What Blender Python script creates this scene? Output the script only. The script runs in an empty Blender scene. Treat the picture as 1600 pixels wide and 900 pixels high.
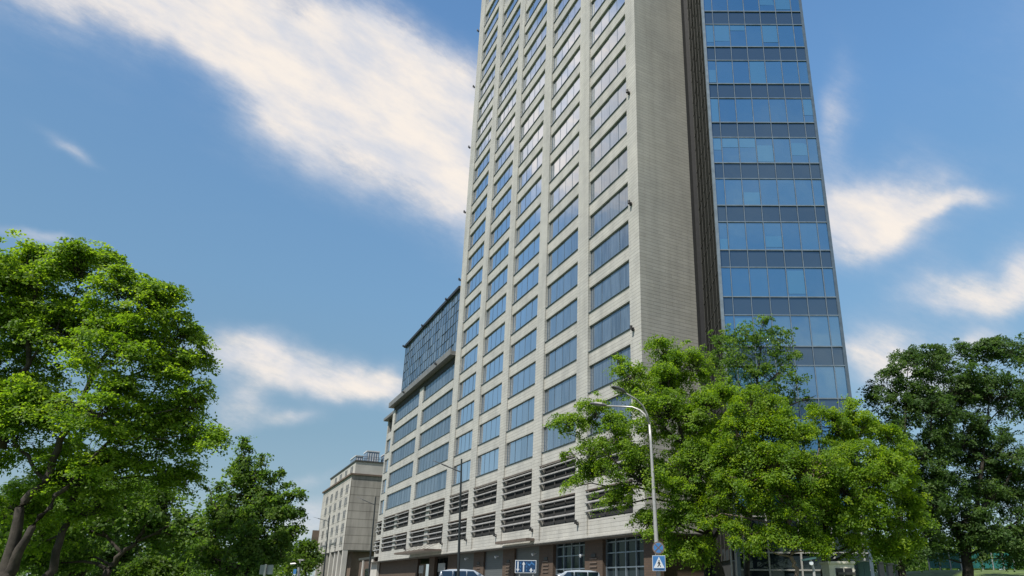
import bpy, bmesh, math, random
import numpy as np
from mathutils import Vector, Matrix
random.seed(7); rng = np.random.default_rng(11)
R = math.radians
scn = bpy.context.scene
col = scn.collection

# ------------------------------------------------------------------ camera (solved from the facade grid)
F, PX, PY = 1036.33, 923.75, 560.0
PITCH, ROLL, PSI = R(18.8025), R(0.2273), R(29.8787)
CAM = np.array([0, 0, 1.6])
cp, sp = math.cos(PITCH), math.sin(PITCH)
_f = np.array([0, cp, sp]); _u = np.array([0, -sp, cp]); _r = np.array([1., 0, 0])
RT = math.cos(ROLL)*_r + math.sin(ROLL)*_u
UP = -math.sin(ROLL)*_r + math.cos(ROLL)*_u
FW = _f
cd = bpy.data.cameras.new('camera'); cam = bpy.data.objects.new('camera', cd); col.objects.link(cam)
cam.matrix_world = Matrix(((RT[0], UP[0], -FW[0], CAM[0]), (RT[1], UP[1], -FW[1], CAM[1]), (RT[2], UP[2], -FW[2], CAM[2]), (0, 0, 0, 1)))
cd.sensor_width = 36; cd.lens = F/1600*36
cd.shift_x = (800-PX)/1600; cd.shift_y = (PY-450)/1600
cd.clip_start = .1; cd.clip_end = 9000
scn.camera = cam

def ray(x, y): return RT*(x-PX)/F + UP*(PY-y)/F + FW
def at(x, y, Y):
    v = ray(x, y); return CAM + v*(Y/v[1])
def mpp(x, y, Y): return float(np.linalg.norm(at(x+1, y, Y)-at(x, y, Y)))

# ------------------------------------------------------------------ helpers
def tag(o, label=None, cat=None, group=None, kind=None):
    if label: o['label'] = label
    if cat: o['category'] = cat
    if group: o['group'] = group
    if kind: o['kind'] = kind
    return o
def empty(name, loc, rz=0, **k):
    o = bpy.data.objects.new(name, None); o.location = loc; o.rotation_euler = (0, 0, rz); o.empty_display_size = .3
    col.objects.link(o); return tag(o, **k)
class MB:
    def __init__(s): s.v = []; s.f = []; s.m = []
    def add(s, vs, fs, mi=0):
        n = len(s.v); s.v += [tuple(map(float, p)) for p in vs]; s.f += [tuple(n+i for i in q) for q in fs]; s.m += [mi]*len(fs)
    def box(s, x0, x1, y0, y1, z0, z1, mi=0):
        s.add([(x0,y0,z0),(x1,y0,z0),(x1,y1,z0),(x0,y1,z0),(x0,y0,z1),(x1,y0,z1),(x1,y1,z1),(x0,y1,z1)],
              [(0,3,2,1),(4,5,6,7),(0,1,5,4),(1,2,6,5),(2,3,7,6),(3,0,4,7)], mi)
    def quad(s, a, b, c, d, mi=0): s.add([a,b,c,d], [(0,1,2,3)], mi)
    def prism(s, pts, axis, lo, hi, mi=0):
        n = len(pts)
        def mk(p, t):
            return (t, p[0], p[1]) if axis == 0 else ((p[0], t, p[1]) if axis == 1 else (p[0], p[1], t))
        s.add([mk(p, lo) for p in pts]+[mk(p, hi) for p in pts],
              [tuple(range(n))[::-1], tuple(range(n, 2*n))]+[(i, (i+1) % n, n+(i+1) % n, n+i) for i in range(n)], mi)
    def tube(s, pts, rad, n=8, mi=0, cap=True):
        pts = [Vector(p) for p in pts]
        if not hasattr(rad, '__len__'): rad = [rad]*len(pts)
        vs = []; fs = []
        for i, p in enumerate(pts):
            d = (pts[min(i+1, len(pts)-1)]-pts[max(i-1, 0)]).normalized()
            e = Vector((0,0,1)) if abs(d.z) < .9 else Vector((1,0,0))
            a = d.cross(e).normalized(); b = d.cross(a)
            for k in range(n):
                t = 2*math.pi*k/n; vs.append(p+(a*math.cos(t)+b*math.sin(t))*rad[i])
        for i in range(len(pts)-1):
            for k in range(n): fs.append((i*n+k, i*n+(k+1) % n, (i+1)*n+(k+1) % n, (i+1)*n+k))
        if cap: fs += [tuple(range(n)), tuple(range((len(pts)-1)*n, len(pts)*n))[::-1]]
        s.add(vs, fs, mi)
    def build(s, name, mats, parent=None, loc=(0,0,0), smooth=False, bevel=0, link=True):
        me = bpy.data.meshes.new(name); me.from_pydata(s.v, [], s.f)
        for m in (mats if isinstance(mats, (list, tuple)) else [mats]): me.materials.append(m)
        me.polygons.foreach_set('material_index', s.m)
        bm = bmesh.new(); bm.from_mesh(me); bmesh.ops.recalc_face_normals(bm, faces=bm.faces)
        if bevel: bmesh.ops.bevel(bm, geom=list(bm.edges), offset=bevel, segments=2, affect='EDGES', clamp_overlap=True)
        bm.to_mesh(me); bm.free()
        if smooth: me.polygons.foreach_set('use_smooth', [True]*len(me.polygons))
        return obj(name, me, parent, loc)
def obj(name, me, parent=None, loc=(0,0,0)):
    o = bpy.data.objects.new(name, me); col.objects.link(o); o.location = loc
    if parent is not None: o.parent = parent
    return o

# ------------------------------------------------------------------ materials
def newmat(name):
    m = bpy.data.materials.new(name); m.use_nodes = True; nt = m.node_tree; b = nt.nodes['Principled BSDF']
    return m, nt, b
def nd(nt, t, **k):
    n = nt.nodes.new(t)
    for a, v in k.items(): setattr(n, a, v)
    return n
def mix(nt, a, b, fac, mode='MIX'):
    n = nd(nt, 'ShaderNodeMix', data_type='RGBA', blend_type=mode)
    for s, v in ((0, fac), (6, a), (7, b)):
        if isinstance(v, (int, float)): n.inputs[s].default_value = v
        elif isinstance(v, tuple): n.inputs[s].default_value = (*v, 1)
        else: nt.links.new(v, n.inputs[s])
    return n.outputs[2]
def math_(nt, op, a, b=None, c=None, clamp=False):
    n = nd(nt, 'ShaderNodeMath', operation=op, use_clamp=clamp)
    for i, v in enumerate((a, b, c)):
        if v is None: continue
        if isinstance(v, (int, float)): n.inputs[i].default_value = v
        else: nt.links.new(v, n.inputs[i])
    return n.outputs[0]
def noise(nt, vec, scale, detail=4, rough=.55):
    n = nd(nt, 'ShaderNodeTexNoise'); n.inputs['Scale'].default_value = scale; n.inputs['Detail'].default_value = detail
    n.inputs['Roughness'].default_value = rough
    if vec is not None: nt.links.new(vec, n.inputs['Vector'])
    return n.outputs['Fac']
def ramp(nt, f, lo, hi):
    n = nd(nt, 'ShaderNodeMapRange'); n.interpolation_type = 'SMOOTHSTEP'
    n.inputs['From Min'].default_value = lo; n.inputs['From Max'].default_value = hi
    nt.links.new(f, n.inputs['Value']); return n.outputs[0]
def objco(nt, scale=(1,1,1)):
    t = nd(nt, 'ShaderNodeTexCoord'); mp = nd(nt, 'ShaderNodeMapping'); mp.inputs['Scale'].default_value = scale
    nt.links.new(t.outputs['Object'], mp.inputs['Vector']); return mp.outputs[0]
def plain(name, c, rough=.6, metal=0, var=.15, nscale=2.0, bump=0):
    m, nt, b = newmat(name); co = objco(nt)
    n = noise(nt, co, nscale, 5, .6)
    d = tuple(x*(1-var) for x in c); e = tuple(min(1, x*(1+var)) for x in c)
    nt.links.new(mix(nt, d, e, ramp(nt, n, .3, .7)), b.inputs['Base Color'])
    b.inputs['Roughness'].default_value = rough; b.inputs['Metallic'].default_value = metal
    if bump:
        bp = nd(nt, 'ShaderNodeBump'); bp.inputs['Strength'].default_value = bump; bp.inputs['Distance'].default_value = .02
        nt.links.new(noise(nt, co, nscale*8, 4), bp.inputs['Height']); nt.links.new(bp.outputs[0], b.inputs['Normal'])
    return m
def brick(name, c1, c2, mortar, w, h, ms, rough=.6, streak=.0, bumpd=.01, offset=.5, line=0):
    m, nt, b = newmat(name)
    t = nd(nt, 'ShaderNodeTexCoord'); s = nd(nt, 'ShaderNodeSeparateXYZ'); nt.links.new(t.outputs['Object'], s.inputs[0])
    cx = nd(nt, 'ShaderNodeCombineXYZ'); nt.links.new(math_(nt, 'ADD', s.outputs[0], s.outputs[1]), cx.inputs[0]); nt.links.new(s.outputs[2], cx.inputs[1])
    br = nd(nt, 'ShaderNodeTexBrick'); nt.links.new(cx.outputs[0], br.inputs['Vector']); br.offset = offset
    for k, v in (('Color1', c1), ('Color2', c2), ('Mortar', mortar)): br.inputs[k].default_value = (*v, 1)
    br.inputs['Scale'].default_value = 1; br.inputs['Brick Width'].default_value = w; br.inputs['Row Height'].default_value = h
    br.inputs['Mortar Size'].default_value = ms; br.inputs['Mortar Smooth'].default_value = .1; br.inputs['Bias'].default_value = 0
    mp = nd(nt, 'ShaderNodeMapping'); mp.inputs['Scale'].default_value = (.25, .25, .04); nt.links.new(t.outputs['Object'], mp.inputs['Vector'])
    n1 = ramp(nt, noise(nt, mp.outputs[0], 3, 5, .6), .35, .75)
    n2 = ramp(nt, noise(nt, t.outputs['Object'], .25, 3), .3, .7)
    c = mix(nt, br.outputs['Color'], (1-streak,)*3, n1, 'MULTIPLY') if streak else br.outputs['Color']
    dk = mix(nt, (.93,.93,.93), (1.03,1.02,1.0), n2)
    c = mix(nt, c, dk, 1.0, 'MULTIPLY')
    if line:
        fz = math_(nt, 'FRACT', math_(nt, 'MULTIPLY_ADD', s.outputs[2], 1/h, .04)); c = mix(nt, c, (line,)*3, math_(nt, 'LESS_THAN', fz, .085), 'MULTIPLY')
    nt.links.new(c, b.inputs['Base Color'])
    b.inputs['Roughness'].default_value = rough
    bp = nd(nt, 'ShaderNodeBump'); bp.inputs['Strength'].default_value = .5; bp.inputs['Distance'].default_value = bumpd; bp.invert = True
    nt.links.new(br.outputs['Fac'], bp.inputs['Height']); nt.links.new(bp.outputs[0], b.inputs['Normal'])
    return m
def glass(name, base, base2, refl, r0, r1, stripes=0., wob=.02, vary=.3, cap=1.0, pw=5.):
    """Coated window glass: what lies behind it (curtains, dark room) under a reflecting layer that strengthens towards grazing."""
    m = bpy.data.materials.new(name); m.use_nodes = True; nt = m.node_tree; nt.nodes.clear()
    out = nd(nt, 'ShaderNodeOutputMaterial'); t = nd(nt, 'ShaderNodeTexCoord'); oi = nd(nt, 'ShaderNodeObjectInfo')
    geo = nd(nt, 'ShaderNodeNewGeometry')
    rr = math_(nt, 'ADD', oi.outputs['Random'], geo.outputs['Random Per Island'])
    s = nd(nt, 'ShaderNodeSeparateXYZ'); nt.links.new(t.outputs['Object'], s.inputs[0])
    cx = nd(nt, 'ShaderNodeCombineXYZ')
    nt.links.new(math_(nt, 'ADD', s.outputs[0], s.outputs[1]), cx.inputs[0]); nt.links.new(math_(nt, 'MULTIPLY', s.outputs[2], .06), cx.inputs[1])
    nt.links.new(math_(nt, 'MULTIPLY', oi.outputs['Random'], 37.), cx.inputs[2])
    st = ramp(nt, noise(nt, cx.outputs[0], 5.5, 3, .6), .35, .65)
    f = math_(nt, 'MULTIPLY_ADD', st, stripes, math_(nt, 'MULTIPLY', math_(nt, 'FRACT', math_(nt, 'MULTIPLY', rr, 7.31)), vary), clamp=True)
    dif = nd(nt, 'ShaderNodeBsdfDiffuse'); nt.links.new(mix(nt, base, base2, f), dif.inputs[0])
    gl = nd(nt, 'ShaderNodeBsdfGlossy'); gl.inputs['Color'].default_value = (*refl, 1); gl.inputs['Roughness'].default_value = .015
    bp = nd(nt, 'ShaderNodeBump'); bp.inputs['Strength'].default_value = 1; bp.inputs['Distance'].default_value = wob
    nt.links.new(noise(nt, t.outputs['Object'], .8, 1), bp.inputs['Height']); nt.links.new(bp.outputs[0], gl.inputs['Normal'])
    lw = nd(nt, 'ShaderNodeLayerWeight'); lw.inputs[0].default_value = .5
    fa = math_(nt, 'MULTIPLY_ADD', math_(nt, 'POWER', lw.outputs['Facing'], pw), r1-r0, r0, clamp=True)
    fa = math_(nt, 'MINIMUM', fa, cap)
    ms = nd(nt, 'ShaderNodeMixShader'); nt.links.new(fa, ms.inputs[0]); nt.links.new(dif.outputs[0], ms.inputs[1]); nt.links.new(gl.outputs[0], ms.inputs[2])
    nt.links.new(ms.outputs[0], out.inputs[0]); return m
def leafmat(name, dark, mid, light, trans):
    m = bpy.data.materials.new(name); m.use_nodes = True; nt = m.node_tree; nt.nodes.clear()
    out = nd(nt, 'ShaderNodeOutputMaterial'); a = nd(nt, 'ShaderNodeAttribute', attribute_name='tint')
    cr = nd(nt, 'ShaderNodeValToRGB'); e = cr.color_ramp.elements
    e[0].color = (*dark, 1); e[1].color = (*light, 1); x = e.new(.5); x.color = (*mid, 1)
    nt.links.new(a.outputs['Fac'], cr.inputs[0])
    p = nd(nt, 'ShaderNodeBsdfPrincipled'); p.inputs['Roughness'].default_value = .55; p.inputs['Specular IOR Level'].default_value = .3
    nt.links.new(cr.outputs[0], p.inputs['Base Color'])
    tr = nd(nt, 'ShaderNodeBsdfTranslucent'); nt.links.new(mix(nt, cr.outputs[0], trans, 1., 'MULTIPLY'), tr.inputs[0])
    ms = nd(nt, 'ShaderNodeMixShader'); ms.inputs[0].default_value = .54
    nt.links.new(p.outputs[0], ms.inputs[1]); nt.links.new(tr.outputs[0], ms.inputs[2]); nt.links.new(ms.outputs[0], out.inputs[0])
    return m

M = {}
M['tile'] = brick('stone_tile', (.435,.430,.405), (.390,.385,.362), (.30,.295,.28), 1.2, .30, .012, .5, .20, line=.55)
M['core'] = plain('dark_core', (.03,.032,.035), .8)
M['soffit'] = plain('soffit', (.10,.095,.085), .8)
M['frame'] = plain('window_frame_metal', (.09,.125,.165), .4, .3)
M['pane'] = glass('tower_glass', (.034,.048,.068), (.10,.132,.17), (.92,.95,1.0), .06, 12.5, .75, .006, .6, .90, 6.)
M['pane_wing'] = glass('curtained_glass', (.05,.075,.105), (.12,.16,.205), (.70,.76,.82), .08, 2.2, .85, .004, .4, .34)
M['louvre'] = plain('louvre_metal', (.25,.25,.247), .4, .1)
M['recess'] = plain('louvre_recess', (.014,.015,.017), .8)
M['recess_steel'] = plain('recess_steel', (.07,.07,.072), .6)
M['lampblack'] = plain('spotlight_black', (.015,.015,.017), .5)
M['cornice'] = plain('cornice_metal', (.14,.14,.137), .5)
M['canopy'] = plain('canopy_panel', (.32,.31,.28), .5)
M['rust'] = plain('canopy_edge', (.11,.085,.07), .6)
M['boxglass'] = glass('penthouse_glass', (.035,.06,.09), (.15,.19,.22), (.62,.75,.9), .25, .95, .35, .012, .8)
M['curtain'] = glass('blue_glass', (.018,.06,.115), (.06,.15,.235), (.40,.65,.90), .44, .95, .0, .004, .38)
M['spandrel'] = glass('spandrel_glass', (.032,.052,.075), (.040,.062,.088), (.30,.46,.66), .24, .8, .0, .004, .5)
M['sideglass'] = glass('side_glass', (.018,.019,.018), (.032,.032,.029), (.22,.235,.24), .08, .5, .0, .02, .5)
M['mullion'] = plain('mullion_alu', (.18,.225,.27), .35, .4)
M['mulldark'] = plain('mullion_dark', (.05,.05,.047), .5, .2)
M['mulllight'] = plain('mullion_edge', (.17,.21,.25), .4, .3)
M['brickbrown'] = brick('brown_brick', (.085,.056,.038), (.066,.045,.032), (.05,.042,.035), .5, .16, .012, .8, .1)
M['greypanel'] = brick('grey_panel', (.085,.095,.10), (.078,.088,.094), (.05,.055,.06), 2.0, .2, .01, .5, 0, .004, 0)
M['lobbyglass'] = glass('shop_glass', (.012,.018,.022), (.04,.06,.08), (.38,.43,.36), .10, .9, .0, .01, .5)
M['concrete'] = brick('precast_concrete', (.42,.41,.385), (.39,.38,.355), (.22,.215,.20), 9., 1.65, .05, .8, .34, .01, 0)
M['concrete_plain'] = plain('concrete_plain', (.38,.37,.345), .8, 0, .12, .3)
M['dirtyconc'] = brick('weathered_concrete', (.33,.315,.285), (.30,.285,.26), (.17,.16,.14), 12., 1.65, .07, .85, .45, .01, 0)
M['darkwin'] = glass('old_window_glass', (.02,.022,.025), (.05,.055,.06), (.4,.45,.5), .10, .9, 0, .01, .6)
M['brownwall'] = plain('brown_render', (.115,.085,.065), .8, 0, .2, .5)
M['roofunit'] = plain('roof_unit_steel', (.16,.22,.30), .5, .2)
M['roofunit_top'] = plain('roof_unit_pale', (.5,.52,.55), .5, .1)
M['bark'] = plain('bark_dark', (.036,.030,.025), .95, 0, .45, 3., .8)
M['bark_pale'] = plain('bark_pale', (.16,.115,.095), .95, 0, .5, 2.5, .8)
M['galv'] = plain('galvanised_pole', (.40,.395,.39), .4, .4, .1, 3.)
M['lamphead'] = plain('lamp_head', (.11,.11,.12), .45, .3)
M['lampglass'] = plain('lamp_diffuser', (.42,.43,.44), .25)
M['polegreen'] = plain('dark_pole', (.02,.026,.03), .5, .2)
M['signblue'] = plain('sign_blue', (.045,.16,.38), .4, 0, .05)
M['signnavy'] = plain('sign_navy', (.012,.045,.12), .35, 0, .05)
M['white'] = plain('sign_white', (.55,.59,.63), .4, 0, .04)
M['signgrey'] = plain('sign_back_grey', (.28,.29,.30), .5, .3)
M['signred'] = plain('faded_sign_ring', (.12,.085,.075), .5, 0, .1)
M['black'] = plain('sign_black', (.01,.01,.012), .5)
M['carwhite'] = plain('car_paint_silver', (.33,.38,.44), .22, .15, .03)
M['carglass'] = glass('car_glass', (.006,.012,.02), (.015,.03,.05), (.5,.7,1.0), .12, .9, 0, .004, .1)
M['rubber'] = plain('tyre_rubber', (.02,.02,.02), .9)
M['rim'] = plain('wheel_rim', (.45,.45,.46), .35, .7)
M['taillamp'] = plain('tail_lamp_red', (.35,.02,.02), .25)
M['headlamp'] = plain('headlamp_clear', (.6,.62,.65), .15)
M['cream'] = plain('cream_render', (.55,.52,.45), .7)
M['teal'] = plain('teal_sheet', (.012,.12,.115), .6, 0, .08)
M['darkteal'] = plain('dark_teal_metal', (.04,.10,.10), .5)
M['asphalt'] = plain('asphalt', (.05,.05,.052), .9, 0, .25, 3., .3)
M['paving'] = brick('concrete_paving', (.27,.26,.25), (.23,.225,.215), (.12,.12,.11), .5, .5, .012, .85, .1)
M['kerb'] = plain('kerb_stone', (.32,.31,.30), .85)
M['grass'] = plain('grass_ground', (.075,.115,.025), .95, 0, .4, 1.2, .6)
M['leaf_maple'] = leafmat('maple_leaf', (.068,.138,.016), (.135,.228,.026), (.215,.310,.040), (2.0,2.0,.6))
M['leaf_bright'] = leafmat('ash_leaf', (.068,.138,.016), (.135,.235,.022), (.235,.330,.030), (2.0,1.9,.5))
M['leaf_dark'] = leafmat('elm_leaf', (.036,.080,.024), (.072,.135,.038), (.115,.180,.055), (1.3,1.4,.7))
M['leaf_lime'] = leafmat('lime_leaf', (.050,.105,.022), (.10,.180,.034), (.17,.25,.048), (1.6,1.7,.7))
M['leaf_far'] = leafmat('far_leaf', (.04,.085,.014), (.085,.15,.018), (.14,.21,.024), (1.3,1.4,.7))

# ------------------------------------------------------------------ terrain, road, pavement
def ground_z(x, y):
    z = 1.1*max(0, min(1, (y-6)/34.))
    bank = max(0, min(1, (x-19)/14.))*max(0, min(1, (y-46)/18.))
    return z + 1.9*bank*bank*(3-2*bank)
CO = np.array([1.0336*3.6, 12.78775*3.6]); A_ = np.array([-math.sin(PSI), math.cos(PSI)]); B_ = np.array([math.cos(PSI), math.sin(PSI)])
def loc2w(d, u): p = CO+B_*d+A_*u; return float(p[0]), float(p[1])
ax = [-3000,-1200,-500,-200,-100,-60,-40]+list(range(-32, 60, 4))+[64,80,120,220,500,1200,3000]
ay = [-3000,-1000,-300,-100,-40,-20]+list(range(-8, 92, 4))+[100,130,180,260,400,700,1200,2200,4000]
g = MB(); g.add([(x, y, ground_z(x, y)-.02) for y in ay for x in ax],
    [(j*len(ax)+i, j*len(ax)+i+1, (j+1)*len(ax)+i+1, (j+1)*len(ax)+i) for j in range(len(ay)-1) for i in range(len(ax)-1)])
tag(g.build('ground', M['grass']), kind='structure')
def strip(name, d0, d1, u0, u1, off, mat, side=0.0):
    g = MB(); us = np.arange(u0, u1+.1, 6.)
    ds = [d0+(d1-d0)*i/4 for i in range(5)]; vs = []
    for u in us:
        for d in ds:
            x, y = loc2w(d, u); vs.append((x, y, ground_z(x, y)+off))
    g.add(vs, [(j*5+i, j*5+i+1, (j+1)*5+i+1, (j+1)*5+i) for j in range(len(us)-1) for i in range(4)])
    if side:
        for i, d in ((0, d0), (4, d1)):
            g.add([(*v[:2], v[2]-(side if k else 0)) for k in (0, 1) for v in vs[i::5]],
                  [(j, j+1, len(us)+j+1, len(us)+j) for j in range(len(us)-1)], 0)
    return tag(g.build(name, mat), kind='structure')
strip('road', -19, -5.2, -60, 260, .01, M['asphalt'])
strip('pavement', -5.0, 0.9, -6, 200, .13, M['paving'], .2)
strip('kerb', -5.2, -5.0, -6, 200, .14, M['kerb'], .2)
for k, dd in enumerate((-12.1,)):
    g = MB()
    for u in np.arange(-50, 200, 6.):
        q = [(dd-.07, u), (dd+.07, u), (dd+.07, u+3), (dd-.07, u+3)]
        g.add([(*loc2w(d, uu), ground_z(*loc2w(d, uu))+.018) for d, uu in q], [(0,1,2,3)])
    tag(g.build('road_marking', M['white']), kind='structure')

# ------------------------------------------------------------------ the stone high-rise (local x = inward, y = along the facade, z up)
U = 3.6; GB = 1.1
def zl(r): return .5 + U*(13.8336-r)            # local height of the top of window row r (0.5 = camera 1.6 - base 1.1)
HR = empty('high_rise', (CO[0], CO[1], GB), PSI, label='tall beige stone clad high-rise with a grid of wide windows and a lower wing', cat='high-rise building')
J = {'5R':.417,'5L':2.245,'4R':2.781,'4L':4.628,'3R':5.127,'3L':7.042,'2R':7.498,'2L':9.359,'1R':9.861,'1L':11.661,'E':12.237,'0R':12.252,'0L':16.233,'WR':16.789,'WL':20.887,'W':21.283}
for k in J: J[k] *= U
HO = .652*U                                      # height of an opening
BOT = .5+.942*U; TOPR = -13; TOPZ = zl(TOPR)+.9
za_t, zb_t = .5+2.813*U, .5+1.943*U; HL = .62*U
DEEP = 12.
bays = [('5R','5L',-2), ('4R','4L',-4), ('3R','3L',-6), ('2R','2L',-8), ('1R','1L',-10)]
w = MB()
# piers of the tower
pe = [(0, J['5R']), (J['5L'], J['4R']), (J['4L'], J['3R']), (J['3L'], J['2R']), (J['2L'], J['1R']), (J['1L'], J['E'])]
for a, b in pe: w.box(0, .55, a, b, BOT, TOPZ)
def spandrels(a, b, rows, topz, ztop_extra=None):
    # solid bands between openings of one bay, set 14 cm behind the piers
    ops = sorted([(zl(r)-HO, zl(r)) for r in rows]+[(za_t-HL, za_t), (zb_t-HL, zb_t)])
    z = BOT
    for lo, hi in ops:
        w.box(.14, .5, a, b, z, lo); z = hi
    w.box(.14, .5, a, b, z, topz)
for a, b, r0 in bays: spandrels(J[a], J[b], range(TOPR, 11), TOPZ-.05)
w.box(.5, DEEP, .003, J['E']-.003, BOT+.003, TOPZ-.1, 1)        # structural core behind the skin
# side wall B: a full tiled slab on the return
w.box(.552, 5.36, -.004, .35, BOT+.12, TOPZ-.02)
w.box(5.362, DEEP, .3, .6, BOT, TOPZ-.02, 2)
# base band under the cladding
w.box(-.03, .5, -.03, J['W']+.0, BOT-.012, BOT+.16)
w.box(.5, 5.3, -.03, .4, BOT-.012, BOT+.16)
# wing
WT = zl(6)+.02
for a, b in ((J['0R']+.0, J['0R']+.02), (J['0L'], J['WR']), (J['WL'], J['W'])): w.box(0, .55, a, b, BOT+.16, WT+.1)
for a, b in (('0R','0L'), ('WR','WL')):
    ops = sorted([(zl(r)-HO, zl(r)) for r in range(6, 11)]); z = za_t+.0
    for lo, hi in ops: w.box(.03, .5, J[a], J[b], z, lo); z = hi
    w.box(.03, .5, J[a], J[b], BOT+.16, zb_t-HL); w.box(.03, .5, J[a], J[b], zb_t, za_t-HL)
    m_ = (J[a]+J[b])/2
    for zt in (za_t, zb_t): w.box(.03, .5, m_-.75, m_+.75, zt-HL, zt)
w.box(.5, DEEP, J['E'], J['W']-.003, BOT+.003, WT, 1)
w.box(.552, DEEP, J['W']-.4, J['W'], BOT+.12, WT-.003)
# set-back bay past the end of the wing
SB0, SB1, SD = J['W']+.003, 84.4, 1.0
w.box(SD, SD+.4, SB1-.55, SB1, BOT+.9, 29.0); w.box(SD, SD+.4, SB0, SB0+3.6, BOT+.9, 29.0)
z = za_t
for lo, hi in sorted([(zl(r)-HO, zl(r)) for r in range(6, 11)]): w.box(SD+.02, SD+.4, SB0+3.6, SB1-.55, z, min(lo, 29.)); z = hi
w.box(SD+.02, SD+.4, SB0+3.6, SB1-.55, BOT+.9, zb_t-HL); w.box(SD+.02, SD+.4, SB0+3.6, SB1-.55, zb_t, za_t-HL)
w.box(SD+.4, DEEP, SB0, SB1-.003, BOT+.9, 28.9, 1)
w.build('wall', [M['tile'], M['core'], M['sideglass']], HR)
# soffit over the recessed ground floor
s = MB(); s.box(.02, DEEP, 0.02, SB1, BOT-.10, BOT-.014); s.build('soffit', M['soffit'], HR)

def window_meshes(W, H, edge, n, tilt):
    fr = MB(); t = .018
    fr.box(.34, .40, 0, W, 0, .06); fr.box(.34, .40, 0, W, H-.07, H); fr.box(.34, .40, 0, .05, .06, H-.07); fr.box(.34, .40, W-.05, W, .06, H-.07)
    xs = [edge+(W-2*edge)*i/n for i in range(n+1)] if edge > .06 else [W*i/n for i in range(1, n)]
    for x in xs: fr.box(.352, .40, x-t, x+t, .06, H-.07)
    fr.box(.10, .302, .0, W, -.045, -.004)                       # sill
    e = [.05]+xs+[W-.05]; out = []
    me = bpy.data.meshes.new('window'); f = fr
    panes = []
    for k in range(3):
        p = MB()
        for i in range(len(e)-1):
            a, b = e[i], e[i+1]
            if b-a < .02: continue
            dx = random.gauss(0, tilt); dz = random.gauss(0, tilt)
            p.quad((.37, a, .04), (.37+dx*(b-a), b, .04), (.37+dx*(b-a)+dz*H, b, H-.05), (.37+dz*H, a, H-.05))
        panes.append(p)
    return f, panes
def mesh_of(mb, name, mat):
    o = mb.build(name, mat); me = o.data; bpy.data.objects.remove(o); return me
def place_windows(a, b, rows, edge, n, d=0.0, tilt=.0035, mul=None, z0=zl, H=HO, pm_='pane'):
    f, ps = window_meshes(b-a, H, edge, n, tilt)
    fm = mesh_of(f, 'window', M['frame']); pm = [mesh_of(p, 'pane', M[pm_]) for p in ps]
    for i, r in enumerate(rows):
        o = obj('window', fm, HR, (d-.05, a, z0(r)-H)); obj('pane', random.choice(pm), o)
for a, b, r0 in bays:
    W_ = J[b]-J[a]; place_windows(J[a], J[b], range(r0, 11), (W_-4*1.44)/2, 4)
for a, b in (('0R','0L'), ('WR','WL')): place_windows(J[a]+(.02 if a == '0R' else 0), J[b], range(6, 11), .0, 10, -.1, .0006, pm_='pane_wing')
place_windows(SB0+3.6, SB1-.55, range(7, 11), 0., 3, SD-.1)
# upper floors that lie above the photo's frame: one part
fr = MB(); pn = MB()
for a, b, r0 in bays:
    for r in range(TOPR, r0):
        z = zl(r)-HO; pn.quad((.32, J[a], z), (.32, J[b], z), (.32, J[b], z+HO), (.32, J[a], z+HO))
o = pn.build('upper_floor_windows', M['pane'], HR); o['kind'] = 'stuff'

# louvred openings: dark recess + sloping fins
def louvre(a, b, zt, d=0., ext0=.12, ext1=0.0, posts=3):
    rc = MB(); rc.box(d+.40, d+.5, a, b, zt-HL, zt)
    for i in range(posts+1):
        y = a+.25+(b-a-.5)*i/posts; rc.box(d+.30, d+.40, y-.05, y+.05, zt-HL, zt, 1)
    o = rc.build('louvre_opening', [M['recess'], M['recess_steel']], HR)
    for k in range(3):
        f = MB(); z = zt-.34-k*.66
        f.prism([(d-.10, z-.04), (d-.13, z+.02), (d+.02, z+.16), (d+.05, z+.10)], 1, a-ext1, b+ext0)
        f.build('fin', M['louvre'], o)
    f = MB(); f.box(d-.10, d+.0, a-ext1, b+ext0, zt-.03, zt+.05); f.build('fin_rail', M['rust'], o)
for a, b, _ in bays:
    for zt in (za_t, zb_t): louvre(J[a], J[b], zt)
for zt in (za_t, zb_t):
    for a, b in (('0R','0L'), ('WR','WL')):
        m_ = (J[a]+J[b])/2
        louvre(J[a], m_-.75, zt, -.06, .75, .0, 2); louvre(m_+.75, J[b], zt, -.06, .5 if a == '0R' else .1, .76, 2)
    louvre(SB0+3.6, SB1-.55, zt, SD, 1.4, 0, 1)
# overhanging cornice and the glass storeys on top of the wing
c = MB(); zc = WT+.85
c.box(-.75, 3., J['E']+.003, 77.3, zc, zc+.55); c.box(-.75, -.60, J['E']+.003, 77.3, zc+.55, zc+.85)
c.box(.10, 3., J['E']+.003, J['W']-.003, WT, zc, 1)  # dark band below the overhang: the cornice's shade put into the colour
c.box(SD-.65, 3., J['W']+.75, SB1+.9, 28.95, 29.4); c.box(SD+.1, 3., J['W']+.004, SB1, 28.6, 28.95, 1)
c.build('cornice', [M['cornice'], M['core']], HR)
bx = empty('glass_storeys', (0,0,0)); bx.parent = HR
GX0, GX1, GZ0, GZ1 = J['E']+.01, 72.3, zc+.56, 39.35
s = MB(); s.box(.4, DEEP, GX0, GX1-.05, GZ0, GZ1-.1); s.build('storey_core', M['core'], bx)
nx, nz = 24, 6; mm = MB(); pp = MB()
for i in range(nx+1):
    x = GX0+(GX1-GX0)*i/nx; mm.box(.0, .10, x-.04, x+.04, GZ0, GZ1)
for k in range(nz+1):
    z = GZ0+(GZ1-GZ0)*k/nz; mm.box(.01, .09, GX0, GX1, z-.03, z+.03)
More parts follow.
